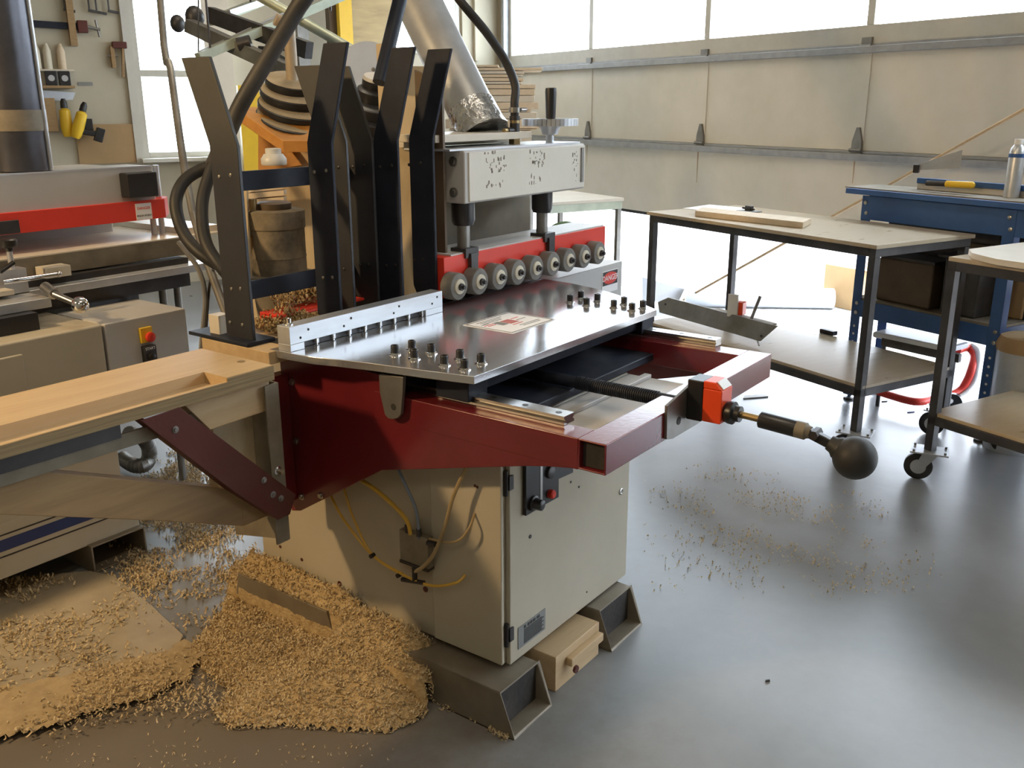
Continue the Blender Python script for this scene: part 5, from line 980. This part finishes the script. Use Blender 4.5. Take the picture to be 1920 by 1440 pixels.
x0, x1 = min(p[0] for p in pile), max(p[0] for p in pile); y0, y1 = min(p[1] for p in pile), max(p[1] for p in pile)
st_ = 0.0135; nx = int((x1-x0)/st_)+1; ny = int((y1-y0)/st_)+1; idx = {}; vs = []; fs = []
for i in range(nx+1):
    for j in range(ny+1):
        x = x0+i*st_; y = y0+j*st_
        if inside((x, y), pile):
            idx[i, j] = len(vs); vs.append((x, y, H(x, y) + 0.0035*random.random()))
for i in range(nx):
    for j in range(ny):
        k = [(i, j), (i+1, j), (i+1, j+1), (i, j+1)]
        if all(c in idx for c in k): fs.append(tuple(idx[c] for c in k))
m = MB(); m.v = [Vector(v_) for v_ in vs]; m.f = fs
def chip(m, x, y, z, L, w, R):
    a = random.uniform(0, 2*pi); d = Vector((cos(a), sin(a), 0)); s = Vector((-sin(a), cos(a), random.uniform(-.4, .4))).normalized()*w/2
    upv = Vector((random.uniform(-.5, .5), random.uniform(-.5, .5), 1)).normalized(); n = 4; th = L/R; vs = []
    for k in range(n+1):
        t = th*k/n; p = Vector((x, y, z)) + d*(R*sin(t)) + upv*(R*(1-cos(t))); vs += [p-s, p+s]
    m.add(vs, [(2*k, 2*k+2, 2*k+3, 2*k+1) for k in range(n)])
N = 0
cm = MB()
while N < 12000:
    x = random.uniform(x0, x1); y = random.uniform(y0, y1)
    if not inside((x, y), pile): continue
    N += 1; chip(cm, x, y, H(x, y)+random.uniform(-.001, .004), random.uniform(.006, .020), random.uniform(.002, .005), random.uniform(.004, .010))
o = one('shavings_heap', m, 'shaving', 'heap of golden wood shavings against the beige cabinet side', 'shavings'); o['kind'] = 'stuff'
o = one('loose_shavings', cm, 'shaving2', 'curled loose shavings covering the heap beside the beige cabinet', 'shavings'); o['kind'] = 'stuff'
def scatter(name, poly, n, lab, mm, fall=None, zf=lambda x, y: 0.0, size=1.0, clump=0.5):
    a0, a1 = min(p[0] for p in poly), max(p[0] for p in poly); b0, b1 = min(p[1] for p in poly), max(p[1] for p in poly); m = MB(); k = 0; tr = 0
    while k < n and tr < n*40:
        tr += 1; x = random.uniform(a0, a1); y = random.uniform(b0, b1)
        if not inside((x, y), poly): continue
        c = noise.noise(Vector((x*4.5, y*4.5, 7)))+0.5*noise.noise(Vector((x*13, y*13, 2)))
        if random.random() > (0.5+clump*2.2*c) * (min(1, edist((x, y), poly)/0.15)): continue
        k += 1; chip(m, x, y, zf(x, y)+0.0012+max(0, c)*0.012*random.random(), random.uniform(.008, .03)*size, random.uniform(.003, .007)*size, random.uniform(.005, .014)*size)
    o = one(name, m, mm, lab, 'shavings'); o['kind'] = 'stuff'; return o
P2 = lambda L: [(q[0], q[1]) for q in L]
scatter('scattered_shavings', P2([(2.168, 3.772, 0.000), (2.418, 3.942, 0.000), (2.600, 4.009, 0.000), (2.550, 3.520, 0.000), (2.165, 2.791, 0.000), (1.884, 2.453, 0.000), (1.578, 2.347, 0.000), (1.516, 2.543, 0.000), (1.595, 3.054, 0.000)]), 5200, 'pale shavings scattered thickly on the floor between the machines', 'shaving2', clump=0.8)
sheet = [(1.011, 3.536, 0.000), (1.369, 3.299, 0.000), (1.595, 3.089, 0.000), (1.624, 2.980, 0.000), (1.581, 2.685, 0.000), (1.530, 2.434, 0.000), (1.461, 2.378, 0.000), (1.230, 2.386, 0.000), (0.994, 2.538, 0.000), (0.668, 2.748, 0.000)]
one('floor_panel', MB().prism([(q[0], q[1], 0.0) for q in sheet], (0, 0, 0.012)), 'mat_sheet', 'large dusty tan panel lying flat on the floor at lower left', 'panel', bev=0.003)
scatter('panel_shavings', P2([(1.076, 3.446, 0.000), (1.389, 3.340, 0.000), (1.635, 2.998, 0.000), (1.528, 2.417, 0.000), (1.371, 2.330, -0.000), (1.164, 2.304, 0.000), (0.963, 2.304, 0.000), (0.684, 2.617, 0.000)]), 1900, 'scattered shavings on and around the tan floor panel', 'shaving2', zf=lambda x, y: 0.012, clump=0.9)
scatter('dark_floor_shavings', P2([(0.963, 2.304, 0.000), (1.170, 2.315, 0.000), (1.296, 1.901, 0.000), (1.610, 1.467, 0.000), (1.619, 1.399, 0.000), (1.440, 1.501, 0.000), (0.812, 2.169, -0.000)]), 160, 'stray flecks of shaving on the dark floor at the bottom left', 'shaving2', size=0.5, clump=0.4)
scatter('sparse_shavings', P2([(3.553, 1.901, -0.000), (4.002, 1.739, 0.000), (4.020, 0.939, -0.000), (3.672, 0.620, 0.000), (3.215, 0.484, 0.000), (2.879, 0.888, 0.000), (2.645, 1.399, 0.000)]), 1200, 'sparse shavings scattered over the open floor right of the cabinet', 'shaving2', size=0.72, clump=0.95)
scatter('tube_edge_shavings', P2([(1.783, 1.576, 0.000), (1.771, 1.506, 0.000), (1.746, 1.279, 0.000), (1.720, 1.278, 0.000), (1.725, 1.507, 0.000), (1.727, 1.568, -0.000)]), 420, 'thin line of shavings along the near steel tube foot', 'shaving2', size=0.7)
o = scatter('bed_shavings', [(1.76, 2.10), (1.92, 2.10), (1.95, 2.295), (1.76, 2.295)], 1500, 'yellow shavings piled on the wood bed beside the red guard', 'shaving', zf=lambda x, y: 0.999+max(0.004, 0.05*(1-abs(x-1.87)/0.12))*random.random(), clump=0.1)
o = scatter('guard_shavings', [(rg[0]+.03, rg[1]+.04), (2.37, rg[1]+.04), (2.37, rg[1]+.14), (rg[0]+.06, rg[1]+.14)], 1500, 'yellow shavings lying on top of the red guard behind the bars', 'shaving', zf=lambda x, y: 1.043+0.03*random.random(), clump=0.1)
# thin drift of dust and shavings over the lower edge of the floor panel
dpoly = P2([(0.848, 2.869, 0.000), (1.051, 2.655, 0.000), (1.236, 2.541, 0.000), (1.402, 2.460, 0.000), (1.537, 2.430, 0.000), (1.540, 2.243, 0.000), (1.335, 2.197, 0.000), (1.187, 2.209, 0.000), (1.014, 2.290, 0.000), (0.698, 2.491, 0.000)])
x0, x1 = min(p[0] for p in dpoly), max(p[0] for p in dpoly); y0, y1 = min(p[1] for p in dpoly), max(p[1] for p in dpoly)
def H2(x, y):
    e = edist((x, y), dpoly); return 0.010+0.014*min(1, e/0.10)*(1+0.5*noise.noise(Vector((x*6, y*6, 5))))+0.006*noise.noise(Vector((x*21, y*21, 1)))
st_ = 0.016; nx = int((x1-x0)/st_)+1; ny = int((y1-y0)/st_)+1; idx = {}; vs = []; fs = []
for i in range(nx+1):
    for j in range(ny+1):
        x = x0+i*st_; y = y0+j*st_
        if inside((x, y), dpoly) and edist((x, y), dpoly) > 0.02+0.05*noise.noise(Vector((x*9, y*9, 0))): idx[i, j] = len(vs); vs.append((x, y, H2(x, y)))
for i in range(nx):
    for j in range(ny):
        k = [(i, j), (i+1, j), (i+1, j+1), (i, j+1)]
        if all(c in idx for c in k): fs.append(tuple(idx[c] for c in k))
m = MB(); m.v = [Vector(v_) for v_ in vs]; m.f = fs
o = one('dust_drift', m, 'dust', 'thin drift of sawdust over the lower edge of the tan floor panel', 'sawdust'); o['kind'] = 'stuff'
scatter('drift_shavings', P2([(1.244, 2.554, 0.000), (1.537, 2.430, 0.000), (1.480, 2.041, 0.000), (1.303, 1.911, 0.000), (1.162, 2.144, 0.000), (0.963, 2.304, 0.000)]), 1100, 'small shavings lying on the thin sawdust drift at lower left', 'shaving2', zf=H2, size=0.8, clump=0.3)
